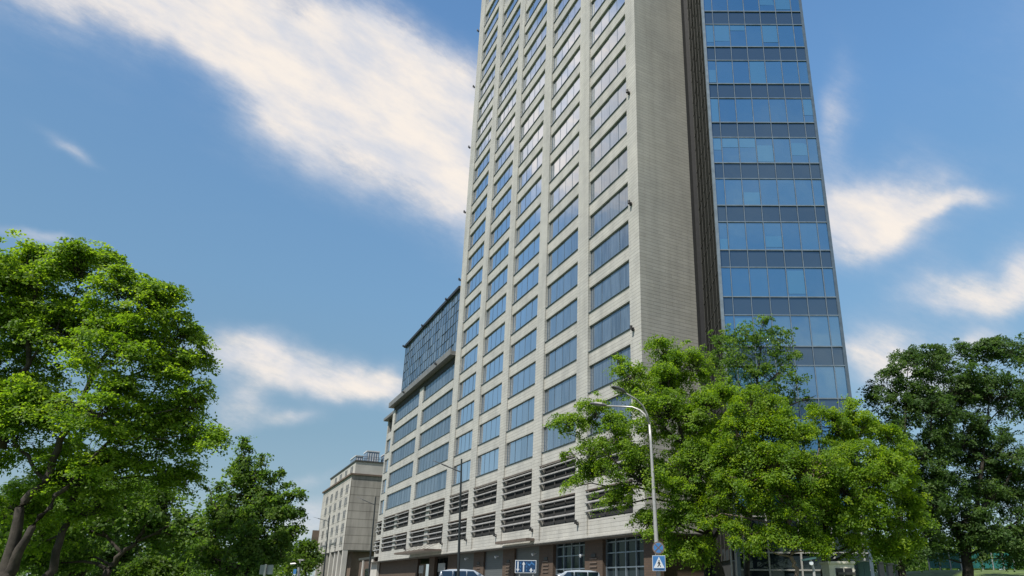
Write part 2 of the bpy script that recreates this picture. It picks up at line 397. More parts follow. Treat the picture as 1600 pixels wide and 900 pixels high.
for i in range(nx):
    for k in range(nz):
        a, b = GX0+(GX1-GX0)*i/nx, GX0+(GX1-GX0)*(i+1)/nx; z, z2 = GZ0+(GZ1-GZ0)*k/nz, GZ0+(GZ1-GZ0)*(k+1)/nz
        dx, dz = random.gauss(0, .012), random.gauss(0, .012)
        pp.quad((.06, a, z), (.06+dx*(b-a), b, z), (.06+dx*(b-a)+dz*(z2-z), b, z2), (.06+dz*(z2-z), a, z2))
pp.build('glazing', M['boxglass'], bx); mm.build('glazing_frame', M['frame'], bx)
cp_ = MB(); cp_.box(-.25, 3, GX0, GX1+.25, GZ1, GZ1+.42); cp_.build('parapet', M['lampblack'], bx)
# black spotlights on the cladding
s = MB(); s.box(-.10, 0, -.05, .05, -.05, .05); s.tube([(-.10, 0, .0), (-.22, 0, .02)], .04, 8); s.tube([(-.25, 0, -.14), (-.25, 0, .16)], .11, 12); s.box(-.14, -.005, -.12, .12, -.22, -.10)
sm = mesh_of(s, 'spotlight', M['lampblack'])
for u, z in [(1.0,41.9),(1.0,30.9),(1.0,20.0),(44.3,86.2),(44.3,75.1),(44.3,63.9),(44.2,52.7),(44.2,41.9),(60.2,6.28),(43.72,6.29),(35.12,6.3),(26.53,6.29),(17.91,6.27),(9.44,6.27)]:
    obj('spotlight', sm, HR, (0, u, z-GB))
for d, u, z in [(-.252,72.2,39.56),(-.252,61.,39.56),(-.252,49.,39.56),(-.752,50.,zc+.35),(-.752,67.,zc+.35)]: obj('spotlight', sm, HR, (d, u, z))
# entrance canopies
for u0, u1, z, dp, nm in ((43.9, 58., 5.42, 2.1, 'canopy'), (17.5, 24.6, 5.3, .8, 'canopy')):
    s = MB(); s.box(-dp, -.04, u0, u1, z-GB-.02, z-GB+.12); s.box(-dp-.06, -dp, u0-.05, u1+.05, z-GB-.06, z-GB+.17, 1); s.box(-dp, -.04, u0-.05, u0, z-GB-.06, z-GB+.17, 1)
    s.box(-dp, -.04, u1, u1+.05, z-GB-.06, z-GB+.17, 1)
    if dp > 1:
        for u in np.arange(u0+1, u1, 2.2): s.tube([(-dp+.3, u, z-GB+.1), (-.05, u, z-GB+1.0)], .025, 6, 1)
    s.build(nm, [M['canopy'], M['rust']], HR)
# recessed ground floor
GD = 1.2; GT = BOT-.10; bld = []
def seg(u0, u1, mat, name, d=GD):
    s = MB(); s.box(d, d+.4, u0, u1, -.3, GT); return s.build(name, M[mat], HR)
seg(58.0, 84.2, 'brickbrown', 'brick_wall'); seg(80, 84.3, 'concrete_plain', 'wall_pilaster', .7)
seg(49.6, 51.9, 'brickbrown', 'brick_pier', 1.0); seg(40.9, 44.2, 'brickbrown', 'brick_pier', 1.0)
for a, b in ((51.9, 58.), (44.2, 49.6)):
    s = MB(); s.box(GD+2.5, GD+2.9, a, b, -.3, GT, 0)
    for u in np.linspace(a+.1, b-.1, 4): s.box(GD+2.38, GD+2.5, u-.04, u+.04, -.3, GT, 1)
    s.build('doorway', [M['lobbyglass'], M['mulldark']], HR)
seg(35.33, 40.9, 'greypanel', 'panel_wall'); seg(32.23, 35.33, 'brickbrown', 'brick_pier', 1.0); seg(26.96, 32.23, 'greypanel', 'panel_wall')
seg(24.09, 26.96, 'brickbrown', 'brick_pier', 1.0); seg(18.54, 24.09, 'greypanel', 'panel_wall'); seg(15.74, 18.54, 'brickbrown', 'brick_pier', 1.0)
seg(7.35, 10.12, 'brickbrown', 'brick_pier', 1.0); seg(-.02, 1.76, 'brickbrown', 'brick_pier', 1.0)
def grid_window(u0, u1, n, parent=HR):
    s = MB(); s.box(GD+.25, GD+.4, u0, u1, -.3, GT); o = s.build('shop_window', M['lobbyglass'], parent)
    s = MB()
    for i in range(n+1): x = u0+.05+(u1-u0-.1)*i/n; s.box(GD+.10, GD+.249, x-.05, x+.05, -.3, GT)
    for z in (.55, 1.7, 2.75, GT-.25): s.box(GD+.12, GD+.249, u0, u1, z-.045, z+.045)
    s.build('window_frame', M['mullion'], o)
grid_window(10.12, 15.74, 4); grid_window(1.76, 7.35, 4)
# vents in the brick piers
for u in (33.7, 25.5, 17.1, 8.7):
    s = MB()
    for k in range(4): s.box(.93, .998, u-.55, u+.55, 2.35-k*.3, 2.43-k*.3)
    s.box(.95, .998, u-.35, u+.35, 2.5, 2.75, 1); s.build('vent', [M['rust'], M['lampblack']], HR)
s = MB(); s.tube([(-.02, 0, 0), (-.25, 0, -.03), (-.45, 0, -.12)], [.04, .1, .13], 10); lm = mesh_of(s, 'wall_lamp', M['white'])
for u, z in ((37.2, 3.35), (28.2, 3.3), (19.3, 3.25), (10.3, 2.85)): obj('wall_lamp', lm, HR, (1.1, u, z-GB+1.0))
# ground-floor return under the side wall
s = MB(); s.box(1.2, 5.3, .6, 1.0, -.3, GT); s.build('brick_wall', M['brickbrown'], HR)
# white notice boards hanging in the entrance
def hang_board(u, dd, wd, ht, z, label):
    x, y = loc2w(dd, u); o = empty('notice_board', (x, y, GB+.15), PSI, label=label, cat='notice board', group='white boards by the entrance')
    s = MB(); s.box(-.04, .04, -wd/2, wd/2, z, z+ht); s.build('board', M['signgrey'], o, bevel=.01)
    for q in (-1, 1):
        s = MB(); s.tube([(0, q*wd*.3, 0), (0, q*wd*.3, z)], .03, 8); s.build('leg', M['galv'], o)
hang_board(54.2, .7, 2.0, 1.0, 1.65, 'white notice board on legs before the farther dark entrance doorway')
hang_board(45.6, .7, 2.6, 1.0, 1.75, 'white notice board on legs before the nearer dark entrance doorway')

# ------------------------------------------------------------------ the blue glass tower
GX, GY = 8.918, 41.76; GW = 7.94; GBK = 17.
GT_ = empty('glass_tower', (GX, GY, GB), 0, label='blue glass office tower with dark spandrel bands beside the stone side wall', cat='glass tower')
xs = [0, .76]+[.76+1.28*i for i in range(1, 6)]+[GW]
def zb(n): return 45.52-GB-U*n
core = MB(); core.box(.12, GW-.12, .15, GBK, 0, zb(-4)); core.build('core', M['core'], GT_)
fr = MB()
for x in xs[1:-1]: fr.box(x-.022, x+.022, -.06, .02, 4.82, zb(-4))
fr.build('mullions', M['mullion'], GT_)
cm = MB(); cm.box(-.10, .10, -.10, .12, 0, zb(-4)); cm.box(GW-.06, GW+.14, -.06, .12, 0, zb(-4), 1); cm.build('corner_post', [M['mulllight'], M['frame']], GT_)
for n in range(-4, 11):
    zt = zb(n); zbm = zt-1.35; zw = zt-U
    s = MB(); q = MB()
    for i in range(len(xs)-1):
        a, b = xs[i]+.03, xs[i+1]-.03; t1, t2 = random.gauss(0, .006), random.gauss(0, .006)
        s.quad((a, .02, zbm), (b, .02+t1, zbm), (b, .02+t1, zt), (a, .02, zt))
        q.quad((a, .01, zw), (b, .01+t1, zw), (b, .01+t1+t2, zbm), (a, .01+t2, zbm))
    s.build('spandrel_panel', M['spandrel'], GT_); wn = q.build('window', M['curtain'], GT_)
    tr = MB(); tr.box(.1, GW-.06, -.055, .03, zt-.04, zt+.04); tr.box(.1, GW-.06, -.05, .03, zbm-.035, zbm+.035); tr.build('transom', M['mullion'], wn)
# roller blinds and clutter just inside some panes show as paler rectangles
for n, i, a, b in ((0,0,.2,1.),(0,1,.25,1.),(0,2,.72,1.),(0,4,.2,1.),(1,0,.05,.6),(1,3,.0,1.),(2,0,0,1.),(2,6,.3,1.),(3,0,.5,1.),(3,1,.6,1.),(3,2,.6,1.),(3,3,.05,.7),(3,5,.3,.8),(4,2,.0,.5),(5,0,.0,.4),(5,3,.1,.5),(7,1,.4,.9),(6,4,.1,.9),(-1,5,.1,.9),(-1,4,.3,1.)):
    zt = zb(n)-1.35; h = U-1.35
    s = MB(); x0, x1 = xs[i]+.05, xs[i+1]-.05; z0, z1 = zt-h*(1-a)+.02, zt-h*(1-b)-.02
    s.box(x0, x1, -.004, .005, z0, z1); s.build('blind', M['blind'] if 'blind' in M else M.setdefault('blind', glass('blind_behind_glass', (.055,.15,.225), (.085,.185,.26), (.36,.60,.88), .40, .95, .0, .004, .3)), GT_)
# lobby glazing
s = MB(); s.box(.1, GW, .02, .10, 0, 4.77); lb = s.build('lobby_glazing', M['lobbyglass'], GT_)
s = MB()
for x in (0.35, 1.85, 3.8, 5.8, 7.6): s.box(x-.05, x+.05, -.07, .018, 0, 4.77)
for z in (1.35, 2.35, 4.5): s.box(.1, GW-.07, -.06, .018, z-.045, z+.045)
s.build('lobby_frame', M['galv'], lb)
# left flank: dark glazing with a close grid of fins
s = MB(); s.box(.0, .11, .12, 7.0, 2, zb(-4)); fl = s.build('flank_wall', M['sideglass'], GT_)
s = MB()
for y in np.arange(.12, 6.6, 1.28): s.box(-.035, .0, y-.025, y+.025, 2, zb(-4))
for n in range(-4, 11):
    for z in (zb(n), zb(n)-1.35): s.box(-.03, .0, .12, 6.5, z-.025, z+.025)
s.build('flank_frame', M['mulldark'], fl)
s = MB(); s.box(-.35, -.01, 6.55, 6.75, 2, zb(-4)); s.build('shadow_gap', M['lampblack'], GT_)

# ------------------------------------------------------------------ the old concrete block down the street
DBO = np.array([-50.62, 141.2]); DG = 1.1
DB = empty('concrete_block', (DBO[0], DBO[1], DG), PSI, label='weathered concrete block with paired windows and a columned ground storey far down the street', cat='concrete building')
H1, H2, L1 = 22.3, 25.2, 36.0
s = MB(); s.box(0, 18, 0, L1, 7.0, H1); s.box(.001, .3, .001, .3, 6.9, 7.0)
s.build('wall', M['concrete'], DB)
s = MB(); s.box(-.03, 18, -.04, .0, 7.0, H1); s.build('end_wall', M['dirtyconc'], DB)
s = MB(); s.box(-.35, 18, -.3, L1+.3, H1, H1+.35); s.build('ledge', M['brownwall'], DB)
s = MB(); s.box(.5, 18, .05, 30.5, H1+.35, H2); s.build('attic_storey', M['concrete_plain'], DB)
s = MB(); s.box(.3, 18, -.1, 30.7, H2, H2+.3); s.build('roof', M['mulldark'], DB)
wm = MB(); wm.box(-.03, .05, -.42, .42, 0, 1.75); wm.box(-.05, -.028, -.03, .03, 0, 1.75, 1); wm.box(-.10, .0, -.5, .5, -.1, 0, 1)
wmesh = mesh_of(wm, 'window', [M['darkwin'], M['concrete_plain']])
for k in range(5):
    y0 = 3.6+6.3*k
    for r in range(5):
        for dy in (-.75, .75): obj('window', wmesh, DB, (-.012, y0+dy, 18.9-2.72*r))
    if k < 4:
        for dy in (-.75, .75): obj('window', wmesh, DB, (.49, y0+.3+dy, H1+.55))
for k, y0 in enumerate((.55, 5.4, 9.6, 15.2, 20.5, 26.5, 33.)):
    s = MB(); s.box(.05, .95, y0-.55, y0+.55, -.3, 7.0); s.build('column', M['concrete_plain'], DB)
for y0, y1 in ((9.0, 15.8), (19.9, 27.1)):
    s = MB(); s.box(-.12, .0, y0, y0+.3, 6.6, 9.0); s.box(-.12, .0, y1-.3, y1, 6.6, 9.0); s.box(-.12, .0, y0, y1, 8.7, 9.0); s.build('arch_frame', M['cornice'], DB)
s = MB(); s.box(2.2, 18, 1.6, L1-1, -.3, 7.0); s.build('ground_storey_wall', M['brownwall'], DB)
s = MB(); s.box(.2, 18, .2, L1, 6.75, 7.0); s.build('soffit', M['soffit'], DB)
s = MB(); s.box(-1.6, -.02, 34.5, 34.8, 9.2, 13.0); s.build('banner', M['brownwall'], DB)
for x0, x1, y0, y1, h in ((3.0, 5.6, 2.0, 5.5, 2.4), (6.6, 9.0, 1.5, 4.5, 1.9), (.9, 2.4, 3, 9, 1.3)):
    s = MB(); s.box(x0, x1, y0, y1, H2+.3, H2+.3+h); s.box(x0-.1, x1+.1, y0-.1, y1+.1, H2+.3+h, H2+.55+h, 1)
    for q in np.arange(x0+.2, x1, .5): s.box(q, q+.2, y0-.06, y0, H2+.6, H2+h, 1)
    s.build('roof_unit', [M['roofunit'], M['roofunit_top']], DB)
s = MB()
for q in np.arange(.5, 12, 1.2): s.tube([(q, .0, H2+.3), (q, .0, H2+1.2)], .04, 6)
for z in (.8, 1.2): s.tube([(.5, 0, H2+z), (12, 0, H2+z)], .04, 6)
s.build('roof_railing', M['mulldark'], DB)

# low brick annexe between the block and the wing
s = MB()
xx, yy = loc2w(1.5, 92)
AN = empty('brick_annexe', (xx, yy, GB), PSI, label='low brown brick annexe between the concrete block and the stone wing', cat='brick building')
s.box(0, 8, -6.5, 6, -.3, 4.6); s.build('wall', M['brickbrown'], AN)
s = MB(); s.box(-.2, 8.1, -6.6, 6.2, 4.6, 5.0); s.build('roof', M['mulldark'], AN)
s = MB(); s.box(-.25, -.01, -5.9, -4.9, -.3, 4.5); s.box(-.25, -.01, 1.9, 2.6, -.3, 4.5); s.build('pilaster', M['concrete_plain'], AN)
s = MB(); s.box(-.05, .02, -3.5, .5, 1.0, 3.0); s.build('window', M['darkwin'], AN)

# ------------------------------------------------------------------ street lamps
def lamp_double():
    Y = 33.; b0 = at(1030.5, 912, Y); gz = ground_z(b0[0], b0[1])
    top = at(1014.5, 660, Y); base = Vector((b0[0], b0[1], gz))
    o = empty('street_lamp', base, label='tall pale grey street lamp with two curved arms in front of the trees', cat='street lamp')
    def L(p): return Vector(p)-base
    mid = [L(at(x, y, Y)) for x, y in ((1026, 850), (1021, 760), (1017, 690))]
    s = MB(); s.tube([Vector((0,0,-.1)), Vector((0,0,1.2))+ (mid[0]-Vector((0,0,0)))*0.0] if 0 else [Vector((0,0,-.1))]+mid+[L(top)], [.12, .105, .085, .07, .06], 12); s.build('pole', M['galv'], o, smooth=True)
    s = MB(); s.tube([Vector((0,0,-.05)), Vector((0,0,.9))], [.15, .15], 12); s.build('base_sleeve', M['galv'], o)
    a1 = [L(at(x, y, yy)) for x, y, yy in ((1015.0, 664, 33), (1011, 648, 32.9), (1004, 634, 32.7), (994, 624, 32.4), (977, 614, 31.9))]
    a2 = [L(at(x, y, yy)) for x, y, yy in ((1014.6, 661, 33), (1008, 648, 33.1), (1000, 641, 33.2), (988, 636, 33.3), (947, 634, 33.8))]
    for arm, h1, h2 in ((a1, (977, 613.5, 31.9), (956, 604, 31.2)), (a2, (948, 633.5, 33.8), (922, 630.5, 34.1))):
        s = MB(); s.tube(arm, [.06, .055, .05, .045, .04], 10); s.build('arm', M['galv'], o, smooth=True)
        p, q = L(at(*h1)), L(at(*h2)); d = (q-p).normalized(); side = d.cross(Vector((0,0,1))).normalized(); n = side.cross(d)
        s = MB(); ws = [(0, .07, .05), (.25, .16, .10), (.7, .17, .10), (1, .08, .03)]; ln = (q-p).length; vs = []
        for t, wd, ht in ws:
            c = p+d*ln*t; vs += [c-side*wd+n*ht*.2, c-side*wd*.7+n*ht, c+side*wd*.7+n*ht, c+side*wd+n*ht*.2, c+side*wd*.9-n*ht*.4, c-side*wd*.9-n*ht*.4]
        s.add(vs, [(k*6+i, k*6+(i+1) % 6, k*6+6+(i+1) % 6, k*6+6+i) for k in range(3) for i in range(6)]+[(0,1,2,3,4,5), (23,22,21,20,19,18)])
        hd = s.build('lamp_head', M['lamphead'], o)
        s = MB(); c = p+d*ln*.5-n*.052; e1, e2 = d*ln*.2, side*.10
        s.add([c-e1-e2, c+e1-e2, c+e1+e2, c-e1+e2, c-e1*.8-e2*.8-n*.02, c+e1*.8-e2*.8-n*.02, c+e1*.8+e2*.8-n*.02, c-e1*.8+e2*.8-n*.02], [(4,5,6,7),(0,1,5,4),(1,2,6,5),(2,3,7,6),(3,0,4,7)]); s.build('diffuser', M['lampglass'], hd)
lamp_double()
def slim_lamp(xt, yt, xb, xa, ya, Y, label, rad):
    b = at(xb, 905, Y); gz = ground_z(b[0], b[1]); base = Vector((b[0], b[1], gz)); top = Vector(at(xt, yt, Y))-base; tip = Vector(at(xa, ya, Y))-base
    o = empty('street_lamp', base, label=label, cat='street lamp', group='slim dark street lamps along the street')
    s = MB(); s.tube([(0,0,-.1), top*.5, top], [rad*1.3, rad, rad*.75], 10); s.build('pole', M['polegreen'], o)
    j = top*(1-.9/top.length) if top.length > 3 else top
    s = MB(); s.tube([j, j+(tip-j)*.7], [rad*.55, rad*.45], 8); s.build('arm', M['polegreen'], o)
    d = tip-j; a = j+d*.5; s = MB(); side = d.cross(Vector((0,0,1))).normalized()*rad*1.6; n = Vector((0,0,1))*rad*.7
    s.add([a-side*.6, a+side*.6, tip+side, tip-side, a-side*.6+n, a+side*.6+n, tip+side*.6+n*.5, tip-side*.6+n*.5], [(0,1,2,3),(7,6,5,4),(0,4,5,1),(1,5,6,2),(2,6,7,3),(3,7,4,0)]); s.build('lamp_head', M['lamphead'], o)
slim_lamp(721.2, 717, 716.6, 677, 720, 45, 'nearest slim dark street lamp with one thin arm before the stone wing', .075)
slim_lamp(587, 776, 576, 558, 777, 75, 'slim dark street lamp between the concrete block and the stone wing', .085)
slim_lamp(515.2, 805, 505, 489, 808, 100, 'farthest slim dark street lamp before the columned front of the concrete block', .09)

# ------------------------------------------------------------------ road signs
def crossing_sign():
    Y = 32.8; c = at(1029.5, 880, Y); sz = mpp(1029, 880, Y)
    o = empty('crossing_sign', c, R(4), label='square blue pedestrian crossing sign with a white triangle on the lamp pole', cat='road sign')
    h = 10.2*sz; v = 11.6*sz
    s = MB(); s.box(-h, h, -.02, .0, -v, v); s.build('sign_plate', M['white'], o)
    s = MB(); s.box(-h*.93, h*.93, -.026, -.0205, -v*.94, v*.94); s.build('blue_field', M['signblue'], o)
    s = MB(); s.prism([(-h*.84, -v*.62), (h*.84, -v*.62), (0, v*.84)], 1, -.032, -.0265); s.build('white_triangle', M['white'], o)
    f = MB(); z = v
    f.tube([(.02*h, -.036, .30*z), (.02*h, -.034, .30*z+.001)], .09*h*1.2, 10)
    def limb(a, b, wd):
        a = Vector((a[0]*h, 0, a[1]*v)); b = Vector((b[0]*h, 0, b[1]*v)); d = (b-a).normalized(); n = Vector((-d.z, 0, d.x))*wd*h
        f.prism([((a+n).x, (a+n).z), ((a-n).x, (a-n).z), ((b-n).x, (b-n).z), ((b+n).x, (b+n).z)], 1, -.037, -.0325)
    limb((.0,.22), (.02,-.12), .10); limb((.02,-.1), (-.22,-.48), .06); limb((.02,-.1), (.24,-.46), .06); limb((0,.18), (-.22,-.05), .045); limb((0,.18), (.2,-.06), .045)
    f.build('walking_figure', M['black'], o)
    s = MB(); s.box(-h*.72, h*.72, -.033, -.027, -v*.80, -v*.72); s.build('lower_bar', M['black'], o)
crossing_sign()
def round_sign():
    Y = 32.8; c = at(1028.6, 856, Y); sz = mpp(1029, 856, Y)
    o = empty('no_stopping_sign', c, R(4), label='round blue no stopping sign with faded ring and cross on the lamp pole', cat='road sign')
    def disc(name, r, y0, y1, mat):
        s = MB(); s.prism([(r*math.cos(t), r*math.sin(t)) for t in np.linspace(0, 2*math.pi, 33)[:-1]], 1, y0, y1); s.build(name, mat, o)
    disc('sign_plate', 9.6*sz, -.02, 0, M['signred']); disc('rim_line', 7.9*sz, -.024, -.0205, M['signgrey']); disc('blue_field', 7.4*sz, -.028, -.0245, M['signblue'])
    s = MB(); r = 7.2*sz; wd = .55*sz
    s.prism([(-.71*r-wd, .71*r-wd), (.71*r-wd, -.71*r-wd), (.71*r+wd, -.71*r+wd), (-.71*r+wd, .71*r+wd)], 1, -.031, -.0285)
    s.prism([(-.71*r-wd, -.71*r+wd), (.71*r-wd, .71*r+wd), (.71*r+wd, .71*r-wd), (-.71*r+wd, -.71*r-wd)], 1, -.034, -.0315)
    s.build('cross_bars', M['signred'], o)
round_sign()
def lane_sign():
    Y = 46.; c = at(821.3, 885.3, Y); k = mpp(821, 885, Y); gz = ground_z(c[0], c[1]); 
    o = empty('lane_sign', (c[0], c[1], gz), R(6), label='wide blue lane sign with white arrows on two posts before the grey panels', cat='road sign')
    zc_ = c[2]-gz; h, v = 16.5*k, 9.6*k
    s = MB(); s.box(-h, h, -.03, 0, zc_-v, zc_+v); s.build('sign_plate', M['white'], o)
    s = MB(); s.box(-h*.94, h*.94, -.036, -.0305, zc_-v*.9, zc_+v*.9); s.build('blue_field', M['signnavy'], o)
    def P(pts, mat='white', nm='arrow', y=(-.042, -.0365)):
        s = MB(); s.prism([(x*k, zc_+z*k) for x, z in pts], 1, *y); s.build(nm, M[mat], o)
    P([(-13,7.5),(-11,7.5),(-11,-3.5),(-9.4,-3.5),(-12,-8),(-14.6,-3.5),(-13,-3.5)])
    P([(-4.2,-8),(-2.2,-8),(-2.2,3),(-.6,3),(-3.2,7.7),(-5.8,3),(-4.2,3)])
    P([(7.4,-8),(9.8,-8),(9.8,-6),(11.4,-6),(8.6,-1.6),(5.8,-6),(7.4,-6)])
    P([(12.8,-8),(14.2,-8),(14.2,-4.5),(12.8,-4.5)])
    for x in (-7.8, 1.6):
        for z in (5.0, 0, -5.5): P([(x-.5,z-1.6),(x+.5,z-1.6),(x+.5,z+1.6),(x-.5,z+1.6)], 'signblue', 'lane_dash')
    P([(3,2.6),(6,.6),(9,4.4),(13.5,1.4),(13.5,3.6),(9.4,6.8),(6,3.4),(3.5,5)], 'signblue', 'lane_curve'); P([(8,4),(9.6,4),(9.6,7.6),(8,7.6)], 'signblue', 'lane_curve', (-.046, -.0425))
    for x in (-9, 12):
        s = MB(); s.tube([(x*k, .05, -.2), (x*k, .05, zc_+v*.8)], .04, 8); s.build('post', M['galv'], o)
lane_sign()
def back_sign():
    Y = 27.; c = at(416, 890, Y); k = mpp(416, 890, Y); gz = ground_z(c[0], c[1])
    o = empty('sign_back', (c[0], c[1], gz), R(-14), label='grey back of a double road sign below the young tree', cat='road sign')
    z = c[2]-gz
    for q in (-6.1, 6.1):
        s = MB(); s.box((q-5.7)*k, (q+5.7)*k, 0, .03, z-7*k, z+7*k); s.build('sign_panel', M['signgrey'], o)
    s = MB(); s.tube([(0, -.06, -.2), (0, -.06, z+8*k)], .04, 8); s.build('post', M['galv'], o)
back_sign()
def signal_post():
    Y = 60.; b = at(463, 905, Y); gz = ground_z(b[0], b[1]); base = Vector((b[0], b[1], gz)); L = lambda x, y: Vector(at(x, y, Y))-base
    o = empty('signal_post', base, label='pale curved signal post beside the small far tree', cat='signal post')
    s = MB(); s.tube([Vector((L(467,890).x, 0, -.1)), L(467, 885), L(465, 882), L(461, 880.6), L(454, 881.5)], .09, 8); s.build('curved_pole', M['galv'], o)
    s = MB(); s.tube([Vector((L(469,890).x, .1, -.1)), L(469, 875)], .06, 8); s.build('straight_pole', M['galv'], o)
    s = MB(); c = L(462, 893); s.box(c.x-.12, c.x+.12, -.2, -.1, c.z-.2, c.z+.2); s.build('blue_plate', M['signblue'], o)
    s = MB(); c = L(468.5, 876); s.box(c.x-.3, c.x+.3, .0, .25, c.z, c.z+.12); s.build('cap', M['galv'], o)
signal_post()

# ------------------------------------------------------------------ cars
def car(name, loc, rz, sc, paint, label):
    o = empty(name, loc, rz, label=label, cat='car')
    o.scale = (sc,)*3
    st = [(-2.2,.45,.70,.72),(-2.1,.32,.95,.84),(-1.2,.26,1.0,.88),(0,.25,1.0,.89),(1.2,.26,.98,.88),(1.9,.30,.86,.82),(2.2,.40,.66,.68)]
    s = MB(); n = 10; vs = []
    for x, zl_, zh, hw in st:
        for k, (fy, fz) in enumerate([(-.85,0),(-1,.25),(-1,.7),(-.93,1),(-.5,1.03),(.5,1.03),(.93,1),(1,.7),(1,.25),(.85,0)]):
            vs.append((x, fy*hw, zl_+(zh-zl_)*fz))
    fs = [(i*n+k, i*n+(k+1) % n, (i+1)*n+(k+1) % n, (i+1)*n+k) for i in range(len(st)-1) for k in range(n)]+[tuple(range(n)), tuple(range((len(st)-1)*n, len(st)*n))[::-1]]
    s.add(vs, fs)
    # cabin
    cs = [(-2.0,.98,.80,1.05),(-1.9,.98,.72,1.42),(-1.3,.98,.66,1.54),(-.3,.98,.66,1.56),(.45,.98,.66,1.50),(.95,.98,.72,1.28),(1.35,.96,.78,1.0)]
    vs = []; m = 8
    for x, z0, hw, z1 in cs:
        for fy, fz in [(-1.08,0),(-1.04,.5),(-1,.84),(-.8,1.0),(.8,1.0),(1,.84),(1.04,.5),(1.08,0)]: vs.append((x, fy*hw, z0+(z1-z0)*fz))
    s.add(vs, [(i*m+k, i*m+(k+1) % m, (i+1)*m+(k+1) % m, (i+1)*m+k) for i in range(len(cs)-1) for k in range(m)]+[tuple(range(m)), tuple(range((len(cs)-1)*m, len(cs)*m))[::-1]])
    s.build('body', paint, o, smooth=True)
    # side glass, rear and front screens, laid just outside the cabin skin
    for sgn in (-1, 1):
        for x0, x1 in ((-1.85, -1.1), (-1.02, -.1), (-.02, .85)):
            s = MB(); hi0 = .80; y = lambda x, f: sgn*(.66*(1.055-.05*f)+.022+.04*max(0, abs(x+.3)-1.0))
            t1 = .74 if x1 > .8 else .8
            s.add([(x0, y(x0, 0)+sgn*.02, 1.03), (x1, y(x1, 0)+sgn*.02, 1.03), (x1-(.42 if x1 > .8 else 0), y(x1, .8)+sgn*.005, 1.42), (x0, y(x0, .8)+sgn*.005, 1.42)], [(0,1,2,3)]); s.build('side_window', M['carglass'], o)
    s = MB(); s.quad((-2.02,-.70,1.05), (-2.02,.70,1.05), (-1.93,.60,1.38), (-1.93,-.60,1.38)); s.build('rear_window', M['carglass'], o)
    s = MB(); s.quad((1.36,-.70,1.03), (1.36,.70,1.03), (.62,.58,1.46), (.62,-.58,1.46)); s.build('windscreen', M['carglass'], o)
    for x in (-1.35, 1.35):
        for y in (-.82, .82):
            s = MB(); s.tube([(x, y-.1, .32), (x, y+.1, .32)], .32, 20); wl = s.build('wheel', M['rubber'], o)
            s = MB(); s.tube([(x, y-.112, .32), (x, y+.112, .32)], .2, 14); s.build('rim', M['rim'], wl)
    for y in (-.68, .68):
        s = MB(); s.box(-2.23, -2.1, y-.12, y+.12, .72, .95); s.build('tail_lamp', M['taillamp'], o)
        s = MB(); s.box(2.05, 2.2, y-.14, y+.14, .62, .76); s.build('headlight', M['headlamp'], o)
    return o
c = at(729, 900, 47.); cz = at(729, 889.5, 47.)[2]
gz = ground_z(c[0], c[1])+.01
car('parked_car', (c[0], c[1], gz), R(12), (cz-gz)/1.56, M['carwhite'], 'silver car with dark blue windows under the nearest dark street lamp').rotation_euler[2] = R(14)
c = at(893, 900, 43.); cz = at(893, 890.8, 43.)[2]; gz = ground_z(c[0], c[1])+.01
car('parked_car', (c[0], c[1], gz), R(192), (cz-gz)/1.56, M['carwhite'], 'silver car in front of the shop windows, cut off by the frame')

# ------------------------------------------------------------------ kiosk, cabinets, mast, teal fence
def kiosk():
    Y = 33.5; k = mpp(1317, 885, Y); c = at(1317, 905, Y); gz = ground_z(c[0], c[1]); t = at(1317, 877, Y)[2]-gz
    o = empty('kiosk', (c[0], c[1], gz), R(3), label='small cream kiosk with two dark openings under the bright trees', cat='kiosk')
    w2 = 20*k; s = MB(); s.box(-w2, w2, 0, 1.0, 0, t-.12); s.build('wall', M['cream'], o)
    s = MB(); s.box(-w2-.06, w2+.06, -.08, 1.06, t-.12, t); s.build('roof', M['cream'], o, bevel=.02)
    for x0, x1 in ((-10*k, 2*k), (4*k, 16*k)):
        s = MB(); s.box(x0, x1, -.03, -.002, t-.75, t-.32); s.build('opening', M['black'], o)
    s = MB(); s.box(-8*k, 20*k, -.12, -.035, t-.62, t-.5); s.build('shelf', M['mulldark'], o)
kiosk()
def cabinet():
    Y = 35.; k = mpp(1353, 885, Y); c = at(1352, 905, Y); gz = ground_z(c[0], c[1]); t = at(1352, 876, Y)[2]-gz
    o = empty('utility_cabinet', (c[0], c[1], gz), R(-8), label='dark teal metal cabinet right of the cream kiosk', cat='cabinet')
    s = MB(); s.box(-9*k, 9*k, 0, .6, .05, t-.05); s.build('body', M['darkteal'], o)
    s = MB(); s.box(-9.5*k, 9.5*k, -.04, .64, t-.05, t); s.build('lid', M['signgrey'], o)
    s = MB(); s.box(-8*k, -.01, -.02, -.002, .15, t-.12); s.box(.01, 8*k, -.02, -.002, .15, t-.12); s.build('door', M['darkteal'], o)
cabinet()
def meter():
    Y = 31.; k = mpp(1268, 885, Y); c = at(1273, 905, Y); gz = ground_z(c[0], c[1]); t = at(1268, 872, Y)[2]-gz
    o = empty('meter_post', (c[0], c[1], gz), label='slim grey post with a flat slanted panel on top left of the cream kiosk', cat='post')
    s = MB(); s.tube([(0,0,-.1), (0,0,t-.55), (-.05,0,t-.25), (-.12,0,t-.06)], [.07,.06,.055,.05], 10); s.build('post', M['galv'], o)
    s = MB(); s.prism([(-15*k, t-.12), (3*k, t-.03), (3*k, t+.04), (-15*k, t-.05)], 1, -.25, .25); s.build('flat_panel', M['darkteal'], o)
    s = MB(); s.tube([(-.14,-.2,t-.22), (-.14,-.1,t-.22)], .09, 14); s.build('dial', M['white'], o)
meter()
